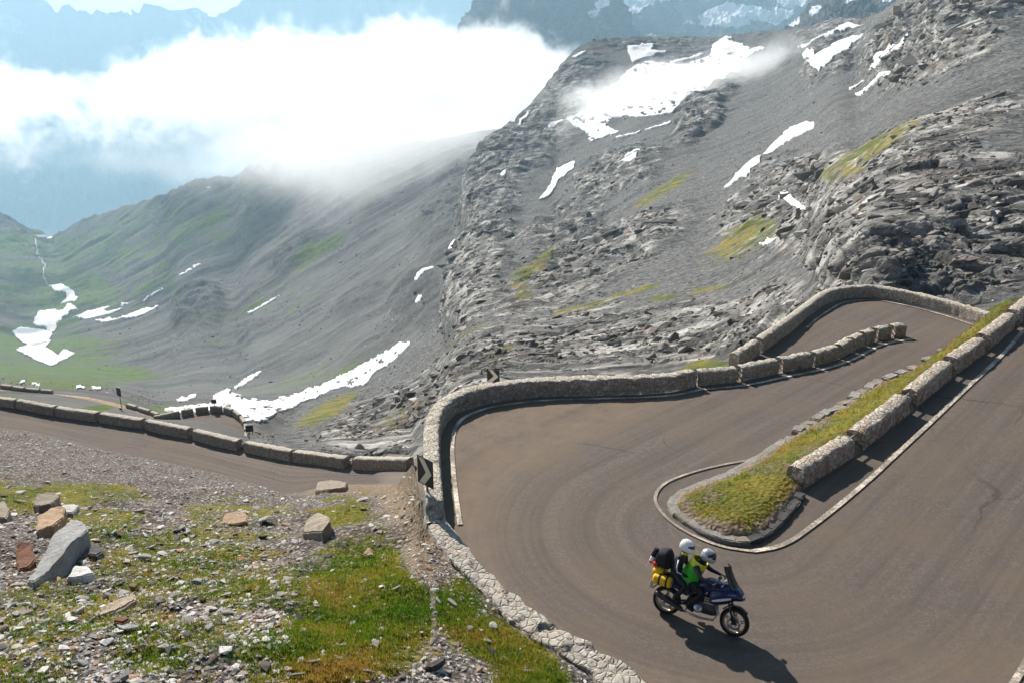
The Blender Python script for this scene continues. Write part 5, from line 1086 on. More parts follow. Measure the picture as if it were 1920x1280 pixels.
# ------------------------------------------------------------------ cable-car mast on the ridge
mp = at_depth(1119., 77., 905.); mo = tag(empty('cable_mast', mp, .2), 'faint steel cable mast standing on the flat ridge under the dark peak', 'mast')
M['mast'] = plain('faded_mast_steel', (.30, .31, .32), .6, .3)
for sx in (-1, 1):
    tube('leg', [(sx * 2.2, 0, -3), (sx * .8, 0, 16)], .24, M['mast'], mo)
for k in range(4): z0, z1 = k * 4.0, (k + 1) * 4.0; tube('brace', [(-2.2 + 1.4 * z0 / 16, 0, z0), (2.2 - 1.4 * z1 / 16, 0, z1)], .14, M['mast'], mo)
tube('crossarm', [(-4.5, 0, 16), (4.5, 0, 16)], .28, M['mast'], mo); box('base_hut', (-5, -2, -3), (-1.5, 2, 1.8), M['wood'], mo)
def cable(a, b, sag, label):
    P0, P1 = Vector(a), Vector(b); o = tube('cable', [P0.lerp(P1, t / 16) - Vector((0, 0, sag * 4 * (t / 16) * (1 - t / 16))) for t in range(17)], .16, M['mast'], None, 5); tag(o, label, 'cable')
ca = mp + np.array([0, 0, 16.2]); cable(ca + [3.5, 0, 0], at_depth(1300., 64., 1150.), 3.0, 'thin pale cable strung from the ridge mast towards the glacier')
# ------------------------------------------------------------------ the motorcycle and its riders (local: x forward, y left, z up, origin under the rear axle)
pr_ = G(1247., 1149.); pf_ = G(1381., 1194.); hd = pf_ - pr_; yaw = math.atan2(hd[1], hd[0]); LEAN = math.radians(-13)
MB = Matrix.Translation(Vector(pr_)) @ Matrix.Rotation(yaw, 4, 'Z') @ Matrix.Rotation(LEAN, 4, 'X') @ Matrix.Scale(.93, 4)
WB = 1.49
M['tyre'] = plain('black_rubber', (.014, .014, .014), .7); M['rim'] = plain('bronze_alloy_rim', (.42, .33, .22), .4, .6); M['chrome'] = plain('bright_metal', (.55, .55, .55), .28, .9); M['dark_metal'] = plain('engine_metal', (.07, .07, .072), .45, .6)
M['blue'] = plain('dark_blue_lacquer', (.010, .014, .085), .25, 0, .5, .05); M['black_plastic'] = plain('black_plastic', (.012, .012, .013), .45, 0, .4); M['seat_vinyl'] = plain('black_vinyl', (.016, .016, .016), .6); M['screen'] = plain('smoked_screen', (.018, .02, .024), .15, 0, .5); M['red_lens'] = plain('red_lens', (.55, .02, .02), .3); M['lens'] = plain('lamp_glass', (.6, .6, .6), .15)
M['yellow'] = plain('yellow_dry_bag', (.80, .48, .01), .45, 0, .35, .08); M['cordura'] = plain('black_nylon', (.016, .015, .016), .8); M['suit'] = plain('black_riding_suit', (.014, .014, .016), .65); M['vest_g'] = plain('green_hi_vis_cloth', (.05, .46, .03), .7); M['vest_y'] = plain('yellow_hi_vis_cloth', (.72, .66, .04), .7); M['white_gloss'] = plain('white_gloss', (.78, .78, .78), .25, 0, .5, .03); M['silver'] = plain('silver_gloss', (.42, .44, .46), .3, .3); M['glove'] = plain('black_glove', (.02, .02, .02), .7)
bike = tag(empty('motorcycle'), 'dark blue touring motorcycle leaning into the bend, loaded with bags', 'motorcycle'); bike.matrix_world = MB
def lathe(name, prof, mat, parent, seg=36, loc=(0, 0, 0)):
    """profile (radius, y) turned round the local Y axis"""
    V = []; F = []; n = len(prof)
    for k in range(seg):
        a = 2 * math.pi * k / seg
        for r, y in prof: V.append((loc[0] + r * math.cos(a), loc[1] + y, loc[2] + r * math.sin(a)))
    for k in range(seg):
        for i in range(n): F.append([k * n + i, k * n + (i + 1) % n, ((k + 1) % seg) * n + (i + 1) % n, ((k + 1) % seg) * n + i])
    return mesh_np(name, V, np.array(F), mat, parent, True)
def hull(name, secs, mat, parent, seg=16, pw=2.4):
    """smooth body through superelliptic sections (x, y, z, half width, half height, [tilt])"""
    S = np.array([list(s) + [0] * (6 - len(s)) for s in secs], float); m = 6 * (len(S) - 1) + 1; t = np.linspace(0, len(S) - 1, m)
    Q = np.stack([pchip(np.arange(len(S)), S[:, k], t) if len(S) > 2 else np.interp(t, np.arange(len(S)), S[:, k]) for k in range(6)], -1); V = []
    for x, y, z, w_, h_, tl in Q:
        for k in range(seg):
            a = 2 * math.pi * k / seg; c, s = math.cos(a), math.sin(a); u = math.copysign(abs(c) ** (2 / pw), c) * w_; v = math.copysign(abs(s) ** (2 / pw), s) * h_
            V.append((x - v * math.sin(tl), y + u, z + v * math.cos(tl)))
    F = [[i * seg + k, i * seg + (k + 1) % seg, (i + 1) * seg + (k + 1) % seg, (i + 1) * seg + k] for i in range(m - 1) for k in range(seg)]
    nv = len(V); V += [tuple(np.mean(V[:seg], 0)), tuple(np.mean(V[-seg:], 0))]; T = []
    for k in range(seg): T += [[nv, (k + 1) % seg, k], [nv + 1, (m - 1) * seg + k, (m - 1) * seg + (k + 1) % seg]]
    return mesh_np(name, V, [np.array(F), np.array(T)], mat, parent, True)
def wheel(x, w_, r=.315):
    e = empty('wheel'); e.parent = bike; e.location = (x, 0, r)
    lathe('tyre', [(r - .075, w_ * .72), (r - .04, w_), (r - .012, w_ * .72), (r, 0), (r - .012, -w_ * .72), (r - .04, -w_), (r - .075, -w_ * .72)], M['tyre'], e)
    lathe('rim', [(r - .07, w_ * .7), (r - .095, w_ * .55), (r - .105, 0), (r - .095, -w_ * .55), (r - .07, -w_ * .7), (r - .078, 0)], M['rim'], e)
    bm = bmesh.new()
    for k in range(5):
        a = 2 * math.pi * k / 5 + .3; b2 = bmesh.new(); 
        for da in (-.10, .10):
            p0 = Vector((.04 * math.cos(a + da * 3), 0, .04 * math.sin(a + da * 3))); p1 = Vector(((r - .095) * math.cos(a + da), 0, (r - .095) * math.sin(a + da))); d = (p1 - p0).normalized(); s = Vector((0, 1, 0)).cross(d)
            vs = []
            for q in (p0, p1):
                for sy, ss in ((.016, .011), (.016, -.011), (-.016, -.011), (-.016, .011)): vs.append(bm.verts.new(q + Vector((0, sy, 0)) + s * ss))
            for i in range(4): bm.faces.new((vs[i], vs[(i + 1) % 4], vs[4 + (i + 1) % 4], vs[4 + i]))
        b2.free()
    bm_obj('spoke_set', bm, M['rim'], e)
    lathe('hub', [(.0, .07), (.05, .07), (.055, 0), (.05, -.07), (0, -.07)], M['dark_metal'], e, 20)
    lathe('brake_disc', [(.09, -.062), (.15, -.062), (.15, -.068), (.09, -.068)], M['chrome'], e, 28)
wheel(0, .085); wheel(WB, .062)
for s in (-1, 1):
    tube('fork_leg', [(WB, s * .095, .315), (WB - .13, s * .095, .66), (WB - .27, s * .09, 1.02)], .028, M['dark_metal'], bike)
    tube('swingarm', [(0, s * .11, .315), (.28, s * .10, .37), (.52, s * .08, .42)], .032, M['dark_metal'], bike)
    tube('footpeg', [(.50, s * .14, .34), (.50, s * .27, .34)], .016, M['chrome'], bike)
hull('front_fender', [(WB - .27, 0, .52, .055, .012, .9), (WB - .12, 0, .645, .06, .014, .4), (WB + .05, 0, .655, .06, .014, -.15), (WB + .24, 0, .565, .05, .012, -.75)], M['black_plastic'], bike)
hull('rear_fender', [(-.34, 0, .50, .09, .014, .9), (-.2, 0, .66, .10, .02, .4), (.0, 0, .72, .11, .03, 0), (.2, 0, .70, .11, .04, -.2)], M['black_plastic'], bike)
hull('engine', [(.50, 0, .46, .13, .12), (.62, 0, .48, .19, .19), (.85, 0, .50, .20, .20), (1.02, 0, .46, .17, .15), (1.10, 0, .42, .12, .09)], M['dark_metal'], bike)
lathe('clutch_cover', [(0, -.235), (.085, -.235), (.10, -.20), (.10, -.17), (0, -.17)], M['chrome'], bike, 24, (.74, 0, .44))
for z in (.60, .65, .70): box('cooling_fin', (.84, -.185, z - .012), (1.06, .185, z + .012), M['chrome'], bike, .004)
tube('exhaust_pipe', [(1.06, -.11, .58), (1.17, -.13, .44), (1.08, -.15, .27), (.8, -.17, .23), (.4, -.19, .28)], .026, M['chrome'], bike)
hull('silencer', [(.42, -.20, .29, .045, .045), (.25, -.215, .36, .065, .065), (-.12, -.225, .47, .065, .065), (-.20, -.225, .495, .04, .04)], M['dark_metal'], bike)
tube('frame_tube', [(.45, -.13, .42), (.55, -.14, .72), (.95, -.12, .86), (1.20, -.05, .95)], .026, M['dark_metal'], bike); tube('frame_tube', [(.45, .13, .42), (.55, .14, .72), (.95, .12, .86), (1.20, .05, .95)], .026, M['dark_metal'], bike)
hull('fuel_tank', [(.60, 0, .84, .11, .06), (.70, 0, .90, .16, .11), (.88, 0, .93, .19, .15), (1.05, 0, .93, .17, .13), (1.18, 0, .92, .11, .08)], M['blue'], bike)
hull('fairing', [(.88, 0, .72, .16, .16), (1.05, 0, .76, .23, .22), (1.25, 0, .86, .25, .22), (1.45, 0, .92, .20, .15), (1.58, 0, .88, .11, .08), (1.63, 0, .86, .04, .03)], M['blue'], bike)
for s in (-1, 1): hull('side_trim', [(1.02, s * .235, .70, .008, .02), (1.2, s * .258, .78, .008, .028), (1.4, s * .226, .86, .008, .022)], M['white_gloss'], bike)
hull('headlight', [(1.54, 0, .91, .10, .05), (1.61, 0, .90, .075, .035), (1.625, 0, .90, .02, .01)], M['lens'], bike)
# screen: curved plate
V = []; 
for j in range(7):
    t = j / 6; zz_ = 1.02 + .44 * t; xx = 1.50 - .26 * t - .02 * math.sin(t * 3); hw = .19 - .05 * t * t
    for k in range(9): u = (k - 4) / 4; V.append((xx - .10 * u * u, u * hw, zz_))
Vb = [(x - .012, y, z) for x, y, z in V]; F1 = grid_faces(7, 9); o = 63; rimf = []
per_ = [k for k in range(9)] + [j * 9 + 8 for j in range(1, 7)] + [54 + k for k in range(7, -1, -1)] + [j * 9 for j in range(5, 0, -1)]
for a, b in zip(per_, per_[1:] + per_[:1]): rimf.append([a, b, b + o, a + o])
mesh_np('windscreen', V + Vb, np.vstack([F1, F1[:, ::-1] + o, np.array(rimf)]), M['screen'], bike, True)
tube('handlebar', [(.96, -.36, 1.07), (1.06, -.24, 1.09), (1.16, -.08, 1.06), (1.16, .08, 1.06), (1.06, .24, 1.09), (.96, .36, 1.07)], .014, M['dark_metal'], bike)
for s in (-1, 1):
    tube('grip', [(.945, s * .385, 1.068), (1.0, s * .31, 1.08)], .019, M['tyre'], bike)
    mi = tube('mirror_stalk', [(1.08, s * .25, 1.09), (1.13, s * .31, 1.2), (1.14, s * .36, 1.27)], .009, M['black_plastic'], bike)
    hull('mirror', [(1.115, s * .37, 1.29, .03, .02), (1.135, s * .37, 1.29, .065, .042), (1.175, s * .37, 1.29, .045, .03)], M['black_plastic'], bike)
    hull('hand_guard', [(1.02, s * .38, 1.06, .02, .05), (1.08, s * .33, 1.07, .05, .06), (1.13, s * .22, 1.06, .02, .04)], M['black_plastic'], bike)
hull('dashboard', [(1.16, 0, 1.08, .12, .04), (1.24, 0, 1.12, .13, .05), (1.32, 0, 1.10, .08, .04)], M['silver'], bike)
hull('seat', [(-.10, 0, .86, .11, .05), (.08, 0, .87, .15, .07), (.30, 0, .82, .16, .08), (.50, 0, .80, .14, .08), (.66, 0, .83, .08, .06)], M['seat_vinyl'], bike)
hull('tail_section', [(-.32, 0, .80, .06, .04), (-.15, 0, .79, .11, .07), (.15, 0, .74, .15, .09), (.5, 0, .68, .14, .10)], M['blue'], bike)
hull('tail_light', [(-.36, 0, .77, .06, .03), (-.31, 0, .78, .075, .04)], M['red_lens'], bike)
tube('luggage_rack', [(.1, -.18, .86), (-.2, -.19, .84), (-.34, -.1, .82), (-.34, .1, .82), (-.2, .19, .84), (.1, .18, .86)], .013, M['dark_metal'], bike)
for s in (-1, 1): hull('turn_signal', [(-.30, s * .15, .72, .03, .022), (-.34, s * .16, .72, .04, .03), (-.36, s * .16, .72, .015, .012)], M['red_lens'] if s < 0 else M['lens'], bike)
box('number_plate', (-.395, -.10, .48), (-.385, .10, .66), M['white_gloss'], bike, .002)
# luggage: each bag a thing
def thing(name, label, cat): e = tag(empty(name), label, cat); e.matrix_world = MB; return e
e = thing('dry_bag', 'yellow roll top dry bag strapped to the right rear of the motorcycle', 'bag')
hull('bag_body', [(-.28, -.27, .82, .07, .08), (-.24, -.27, .82, .105, .11), (.08, -.27, .82, .11, .115), (.13, -.26, .82, .08, .085)], M['yellow'], e)
for x in (-.13, .03): lathe_ = hull('strap', [(x - .02, -.27, .82, .113, .120), (x + .02, -.27, .82, .113, .120)], M['cordura'], e)
e = thing('dry_bag', 'second yellow dry bag tied across the tail behind the passenger', 'bag'); 
hull('bag_body', [(-.36, -.02, .90, .10, .06), (-.33, -.02, .93, .24, .11), (-.22, -.02, .95, .25, .13), (-.12, -.02, .94, .22, .10)], M['yellow'], e, 18); hull('strap', [(-.345, -.10, .935, .02, .126), (-.22, -.10, .95, .022, .137), (-.12, -.10, .94, .02, .112)], M['cordura'], e)
e = thing('duffel_bag', 'bulky black duffel bag piled on the tail behind the white helmet', 'bag')
hull('bag_body', [(-.36, 0, 1.16, .12, .12), (-.30, 0, 1.20, .22, .20), (-.12, 0, 1.22, .23, .22), (-.02, 0, 1.18, .16, .16)], M['cordura'], e); hull('side_pocket', [(-.38, -.15, 1.09, .03, .04), (-.33, -.18, 1.09, .05, .055), (-.26, -.20, 1.09, .03, .04)], M['red_lens'], e)
e = thing('rolled_mat', 'white roll with black and red end sticking out behind the duffel bag', 'bag'); 
tube('roll', [(-.46, -.10, 1.02), (-.37, -.10, 1.34)], .055, M['white_gloss'], e, 14); tube('end_wrap', [(-.41, -.10, 1.22), (-.355, -.10, 1.40)], .062, M['cordura'], e, 14); tube('red_tape', [(-.445, -.10, 1.075), (-.435, -.10, 1.11)], .060, M['red_lens'], e, 14)
# ---- people
def person(label, J, E, R):
    """body grown from a skeleton: one continuous skin"""
    me = bpy.data.meshes.new('person'); nm = list(J); me.from_pydata([J[k] for k in nm], [(nm.index(a), nm.index(b)) for a, b in E], []); o = bpy.data.objects.new('person', me); COL.objects.link(o)
    o.matrix_world = MB; sk_ = o.modifiers.new('skin', 'SKIN'); sk_.use_smooth_shade = True
    L = me.skin_vertices[0].data if me.skin_vertices else None
    if L is None:
        bpy.context.view_layer.objects.active = o; me.skin_vertices.new() if hasattr(me.skin_vertices, 'new') else None; L = me.skin_vertices[0].data
    for i, k in enumerate(nm): r = R[k]; L[i].radius = (r, r) if not isinstance(r, tuple) else r; L[i].use_root = (k == 'pelvis')
    s = o.modifiers.new('sub', 'SUBSURF'); s.levels = 2; s.render_levels = 2; me.materials.append(M['suit']); return tag(o, label, 'person')
def skeleton(pel, chest, head, sho, elb, wri, grip, knee, ank, toe):
    J = {}; R = {}; E = []
    def add(n, p, r, par=None):
        J[n] = tuple(p); R[n] = r
        if par: E.append((par, n))
    P, C, H = Vector(pel), Vector(chest), Vector(head)
    add('pelvis', P, .145); add('waist', P.lerp(C, .45), .135, 'pelvis'); add('chest', C, .155, 'waist'); nk = C.lerp(H, .55); add('neck', nk, .06, 'chest'); add('head', H, .095, 'neck'); add('crown', H + Vector((.0, 0, .09)), .07, 'head')
    for s, t in ((1, 'l'), (-1, 'r')):
        f = lambda v: Vector((v[0], v[1] * s, v[2]))
        add('sho' + t, f(sho), .075, 'chest'); add('elb' + t, f(elb), .052, 'sho' + t); add('wri' + t, f(wri), .036, 'elb' + t)
        w_, g_ = f(wri), f(grip); d = (g_ - w_).normalized(); side = Vector((0, 0, -1)).cross(d).normalized() * s; add('palm' + t, w_.lerp(g_, .7), .034, 'wri' + t)
        pm = w_.lerp(g_, .7)
        for k in range(4):
            b = pm + d * .035 + side * (k - 1.5) * .019; l = (.036, .042, .040, .032)[k]; m1 = b + d * l + Vector((0, 0, -.008)); m2 = m1 + d * .008 + Vector((0, 0, -l * .85)); add(f'f{k}a{t}', b, .0105, 'palm' + t); add(f'f{k}b{t}', m1, .0095, f'f{k}a{t}'); add(f'f{k}c{t}', m2, .008, f'f{k}b{t}')
        th = pm - side * .034 - Vector((0, 0, .006)); add('t1' + t, th, .012, 'palm' + t); add('t2' + t, th + d * .03 - Vector((0, 0, .022)), .010, 't1' + t)
        hp_ = P + Vector((.03, s * .10, -.03)); add('hip' + t, hp_, .105, 'pelvis'); add('knee' + t, f(knee), .068, 'hip' + t); add('ank' + t, f(ank), .050, 'knee' + t); add('toe' + t, f(toe), .042, 'ank' + t)
    return J, E, R
rider = person('person in a green and yellow vest and silver helmet steering the motorcycle', *skeleton((.40, 0, .93), (.55, 0, 1.27), (.73, 0, 1.49), (.57, .19, 1.31), (.74, .33, 1.14), (.92, .345, 1.10), (1.0, .34, 1.085), (.82, .25, .80), (.50, .22, .42), (.68, .24, .36)))
pas = person('person in black with a white helmet riding behind the rider', *skeleton((.08, 0, 1.00), (.16, 0, 1.33), (.25, 0, 1.56), (.18, .19, 1.37), (.20, .31, 1.14), (.40, .22, 1.04), (.49, .17, 1.05), (.46, .30, .85), (.20, .26, .50), (.37, .28, .45)))
def helmet(par, c, mat, visor, vs=1.0):
    c = Vector(c); h = hull('helmet', [(c.x - .155, 0, c.z + .0, .05, .05), (c.x - .12, 0, c.z + .01, .10, .11), (c.x - .02, 0, c.z + .015, .132, .145), (c.x + .08, 0, c.z - .005, .120, .135), (c.x + .145, 0, c.z - .04, .085, .085), (c.x + .165, 0, c.z - .06, .04, .04)], mat, par, 20, 2.0)
    hull('visor', [(c.x + .055 - .05 * (vs - 1), 0, c.z + .02, .128 * (1 + .04 * (vs > 1)), .055 * vs), (c.x + .12, 0, c.z + .015, .108, .050 * vs), (c.x + .155, 0, c.z + .0, .068, .038 * vs), (c.x + .168, 0, c.z - .002, .02, .012)], visor, h, 18, 2.2); return h
helmet(rider, (.745, 0, 1.535), M['silver'], M['screen'], 1.7); helmet(pas, (.265, 0, 1.605), M['white_gloss'], M['screen'])
# vest: shell round the torso
def vest(par, name, a, b, w0, w1, d0, d1, mat, k0=0., k1=1.):
    a, b = Vector(a), Vector(b); secs = []; V = []; seg = 24; n = 9; ax = (b - a).normalized(); fw = Vector((0, 1, 0)).cross(ax).normalized()
    for j in range(n):
        t = k0 + (k1 - k0) * j / (n - 1); c = a.lerp(b, t); w_ = w0 + (w1 - w0) * t; d_ = d0 + (d1 - d0) * t
        if t > .85: w_ *= 1 - 1.3 * (t - .85)
        for k in range(seg): q = 2 * math.pi * k / seg; V.append(c + Vector((0, 1, 0)) * w_ * math.cos(q) + fw * d_ * math.sin(q))
    F = [[j * seg + k, j * seg + (k + 1) % seg, (j + 1) * seg + (k + 1) % seg, (j + 1) * seg + k] for j in range(n - 1) for k in range(seg)]
    o = mesh_np(name, [tuple(v) for v in V], np.array(F), mat, par, True); s = o.modifiers.new('cloth', 'SOLIDIFY'); s.thickness = .012; return o
vest(rider, 'vest', (.37, 0, .88), (.60, 0, 1.40), .215, .225, .195, .165, M['vest_g'], 0., .76); vest(rider, 'vest_yoke', (.37, 0, .88), (.60, 0, 1.40), .215, .225, .195, .165, M['vest_y'], .765, 1.0)
for s in (1, -1): tube('sleeve_stripe', [(.20, s * .262, 1.36), (.215, s * .355, 1.22), (.235, s * .362, 1.13), (.33, s * .30, 1.085)], .014, M['white_gloss'], pas)
tube('scarf', [(.20, -.09, 1.455), (.285, -.05, 1.45), (.31, .03, 1.45), (.25, .09, 1.46)], .03, M['vest_y'], pas)
# ------------------------------------------------------------------ the air of the valley, and low cloud drifting in it
def box_mesh(name, lo, hi):
    v = [(x, y, z) for x in (lo[0], hi[0]) for y in (lo[1], hi[1]) for z in (lo[2], hi[2])]
    f = [(0, 1, 3, 2), (4, 6, 7, 5), (0, 4, 5, 1), (2, 3, 7, 6), (0, 2, 6, 4), (1, 5, 7, 3)]
    return mesh_np(name, v, np.array(f))
hz = box_mesh('haze', (-13500, -60, -1750), (8200, 13200, 1350))
m = bpy.data.materials.new('valley_air'); m.use_nodes = True; t = m.node_tree; t.nodes.clear(); o_ = t.nodes.new('ShaderNodeOutputMaterial'); pv = t.nodes.new('ShaderNodeVolumePrincipled')
pv.inputs['Color'].default_value = (*HAZE_C, 1); pv.inputs['Density'].default_value = HAZE_D; pv.inputs['Anisotropy'].default_value = HAZE_G
t.links.new(pv.outputs[0], o_.inputs['Volume']); hz.data.materials.append(m); tag(hz, kind='stuff')
def cloud_mat(name, dens, top, bot, left, right, nscale, amp, soft_top, soft_bot, g=.55, soft_side=120., yr=None, thr=0.0):
    m = bpy.data.materials.new(name); m.use_nodes = True; t = m.node_tree; t.nodes.clear(); N = t.nodes.new; L = t.links.new
    o_ = N('ShaderNodeOutputMaterial'); pv = N('ShaderNodeVolumePrincipled'); L(pv.outputs[0], o_.inputs['Volume'])
    pv.inputs['Color'].default_value = (.99, .99, .99, 1); pv.inputs['Anisotropy'].default_value = g
    geo = N('ShaderNodeNewGeometry'); sx = N('ShaderNodeSeparateXYZ'); L(geo.outputs['Position'], sx.inputs[0])
    def fc(sock, stops):                               # piecewise height over x
        x0, x1 = stops[0][0], stops[-1][0]; z0 = min(s[1] for s in stops); z1 = max(s[1] for s in stops) + 1e-3
        a = N('ShaderNodeMapRange'); L(sock, a.inputs[0]); a.inputs[1].default_value = x0; a.inputs[2].default_value = x1
        r = N('ShaderNodeValToRGB'); L(a.outputs[0], r.inputs[0]); e = r.color_ramp; e.interpolation = 'EASE'
        while len(e.elements) < len(stops): e.elements.new(.5)
        for el, (x, z) in zip(e.elements, stops): el.position = (x - x0) / (x1 - x0); q = (z - z0) / (z1 - z0); el.color = (q, q, q, 1)
        b = N('ShaderNodeMapRange'); L(r.outputs[0], b.inputs[0]); b.inputs[3].default_value = z0; b.inputs[4].default_value = z1; return b.outputs[0]
    def mt(op, a, b=None):
        q = N('ShaderNodeMath'); q.operation = op
        for i, v in enumerate((a, b)):
            if v is None: continue
            if isinstance(v, (int, float)): q.inputs[i].default_value = v
            else: L(v, q.inputs[i])
        return q.outputs[0]
    x, y, z = sx.outputs
    # angle-like coordinate so that the bank keeps its outline along its depth
    ax = mt('DIVIDE', x, mt('ADD', y, 1.0))
    pt = mt('DIVIDE', mt('SUBTRACT', fc(ax, top), z), soft_top); pb = mt('DIVIDE', mt('SUBTRACT', z, fc(ax, bot)), soft_bot)
    pr = mt('MINIMUM', pt, pb)
    pr = mt('MINIMUM', pr, mt('DIVIDE', mt('SUBTRACT', right, x), soft_side)); pr = mt('MINIMUM', pr, mt('DIVIDE', mt('SUBTRACT', x, left), soft_side))
    if yr: pr = mt('MINIMUM', pr, mt('MINIMUM', mt('DIVIDE', mt('SUBTRACT', yr[1], y), soft_side), mt('DIVIDE', mt('SUBTRACT', y, yr[0]), soft_side)))
    pr = mt('MINIMUM', pr, 1.0)
    n = N('ShaderNodeTexNoise'); L(geo.outputs['Position'], n.inputs['Vector']); n.inputs['Scale'].default_value = nscale; n.inputs['Detail'].default_value = 7; n.inputs['Roughness'].default_value = .66; n.inputs['Distortion'].default_value = .3
    n2 = N('ShaderNodeTexNoise'); L(geo.outputs['Position'], n2.inputs['Vector']); n2.inputs['Scale'].default_value = nscale * 4.2; n2.inputs['Detail'].default_value = 5; n2.inputs['Roughness'].default_value = .65; n2.inputs['Distortion'].default_value = .6
    v = mt('ADD', pr, mt('ADD', mt('MULTIPLY', mt('SUBTRACT', n.outputs[0], .5), amp), mt('MULTIPLY', mt('SUBTRACT', n2.outputs[0], .5), amp * .52)))
    mr = N('ShaderNodeMapRange'); mr.interpolation_type = 'SMOOTHSTEP'; L(v, mr.inputs[0]); mr.inputs[1].default_value = thr; mr.inputs[2].default_value = thr + .75; mr.inputs[3].default_value = 0; mr.inputs[4].default_value = dens
    L(mr.outputs[0], pv.inputs['Density']); return m
if CLOUD:
    cb = box_mesh('cloud_bank', (-2300, 1560, -330), (330, 2350, 130))
    cb.data.materials.append(cloud_mat('thick_valley_cloud', .0105, [(-.75, -30), (-.62, -55), (-.56, -50), (-.48, -85), (-.42, -50), (-.33, 10), (-.18, 28), (-.1, 40), (0., 30), (.06, -20), (.13, -70)],
        [(-.75, -160), (-.5, -170), (-.38, -180), (-.3, -195), (-.22, -230), (-.1, -250), (.13, -190)], -2150., 250., .0068, 7.0, 46., 110., thr=.40))
    tag(cb, 'thick white cloud bank filling the valley below the hazy peaks', 'cloud')
    ms = box_mesh('mist_veil', (20, 640, -75), (250, 800, 20))
    ms.data.materials.append(cloud_mat('thin_drifting_mist', .022, [(.05, -20), (.18, -2), (.3, 10)], [(.05, -72), (.15, -58), (.3, -30)], 30., 235., .022, 2.4, 26., 22., .5, 50., (660., 790.), .12))
    tag(ms, 'thin veil of mist drifting over the big snowfield on the ridge', 'mist')
    mc = box_mesh('mist_veil', (-760, 980, -300), (60, 1660, -40))
    mc.data.materials.append(cloud_mat('thin_crest_mist', .0034, [(-.4, -130), (-.25, -100), (-.05, -70)], [(-.45, -150), (-.3, -190), (-.2, -205), (-.05, -175)], -720., 30., .007, 2.6, 50., 60., .5, 130., (1000., 1640.)))
    tag(mc, 'faint veil of mist trailing down the scree ridge under the cloud bank', 'mist')
cy_ = SC.cycles; cy_.volume_step_rate = .6; cy_.volume_max_steps = 400
# ------------------------------------------------------------------ camera, sun, sky
cam = bpy.data.cameras.new('camera'); cam.sensor_width = 36; cam.lens = 36 * FOC / 1920; cam.clip_start = .2; cam.clip_end = 60000
co = bpy.data.objects.new('camera', cam); COL.objects.link(co); co.location = (0, 0, CAMH); co.rotation_euler = (math.pi / 2 - PIT, 0, 0); SC.camera = co
SUN_EL, SUN_AZ = math.radians(34), math.radians(-28)     # azimuth measured from +Y towards +X
sd = Vector((math.sin(SUN_AZ) * math.cos(SUN_EL), math.cos(SUN_AZ) * math.cos(SUN_EL), math.sin(SUN_EL)))
sl = bpy.data.lights.new('sun', 'SUN'); sl.energy = SUN_E; sl.angle = math.radians(.53); sl.color = (1.0, .94, .86)
so_ = bpy.data.objects.new('sun', sl); COL.objects.link(so_); so_.rotation_euler = (-sd).to_track_quat('-Z', 'Y').to_euler(); so_.location = sd * 200
w = bpy.data.worlds.new('World'); SC.world = w; w.use_nodes = True; nt = w.node_tree; bg = nt.nodes['Background']
sk = nt.nodes.new('ShaderNodeTexSky'); sk.sky_type = 'NISHITA'; sk.sun_disc = False; sk.sun_elevation = SUN_EL; sk.sun_rotation = SUN_AZ; sk.altitude = 2750; sk.air_density = .6; sk.dust_density = .4; sk.ozone_density = 1.0
tc = nt.nodes.new('ShaderNodeTexCoord'); mp_ = nt.nodes.new('ShaderNodeMapping'); mp_.inputs['Scale'].default_value = (1.6, 1.6, 6.0); nt.links.new(tc.outputs['Generated'], mp_.inputs[0])
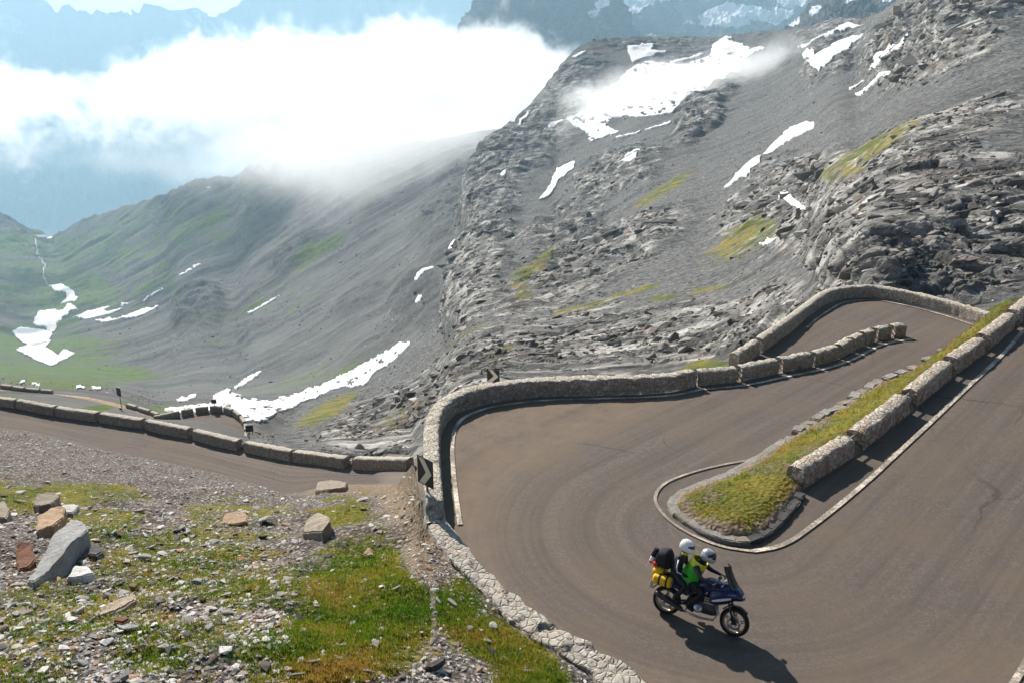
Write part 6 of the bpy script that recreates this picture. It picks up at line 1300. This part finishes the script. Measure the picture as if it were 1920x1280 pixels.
nz_ = nt.nodes.new('ShaderNodeTexNoise'); nz_.inputs['Scale'].default_value = 1.6; nz_.inputs['Detail'].default_value = 7; nz_.inputs['Roughness'].default_value = .6; nt.links.new(mp_.outputs[0], nz_.inputs['Vector'])
cr_ = nt.nodes.new('ShaderNodeValToRGB'); cr_.color_ramp.elements[0].position = .34; cr_.color_ramp.elements[1].position = .52; nt.links.new(nz_.outputs[0], cr_.inputs[0])
sx_ = nt.nodes.new('ShaderNodeSeparateXYZ'); nt.links.new(tc.outputs['Generated'], sx_.inputs[0]); ml_ = nt.nodes.new('ShaderNodeMapRange'); nt.links.new(sx_.outputs[0], ml_.inputs[0]); ml_.inputs[1].default_value = .22; ml_.inputs[2].default_value = -.02; mz_ = nt.nodes.new('ShaderNodeMapRange'); nt.links.new(sx_.outputs[2], mz_.inputs[0]); mz_.inputs[1].default_value = .22; mz_.inputs[2].default_value = .10
mu_ = nt.nodes.new('ShaderNodeMath'); mu_.operation = 'MULTIPLY'; nt.links.new(cr_.outputs[0], mu_.inputs[0]); mv_ = nt.nodes.new('ShaderNodeMath'); mv_.operation = 'MULTIPLY'; nt.links.new(ml_.outputs[0], mv_.inputs[0]); nt.links.new(mz_.outputs[0], mv_.inputs[1]); nt.links.new(mv_.outputs[0], mu_.inputs[1])
mx_ = nt.nodes.new('ShaderNodeMix'); mx_.data_type = 'RGBA'; nt.links.new(mu_.outputs[0], mx_.inputs[0]); nt.links.new(sk.outputs[0], mx_.inputs[6]); mx_.inputs[7].default_value = (34, 34, 34.3, 1)
nt.links.new(mx_.outputs[2], bg.inputs[0]); bg.inputs[1].default_value = SKY_E
SC.view_settings.view_transform = 'Standard'; SC.view_settings.look = 'None'; SC.view_settings.gamma = 1.0; SC.view_settings.exposure = EXPO
SC.render.engine = 'CYCLES'; cy = SC.cycles
cy.use_denoising = True; cy.denoiser = 'OPENIMAGEDENOISE'; cy.max_bounces = 14; cy.diffuse_bounces = 1; cy.glossy_bounces = 2; cy.transmission_bounces = 3; cy.transparent_max_bounces = 12; cy.volume_bounces = VOLB
cy.use_adaptive_sampling = True; cy.adaptive_threshold = .02; cy.caustics_reflective = False; cy.caustics_refractive = False
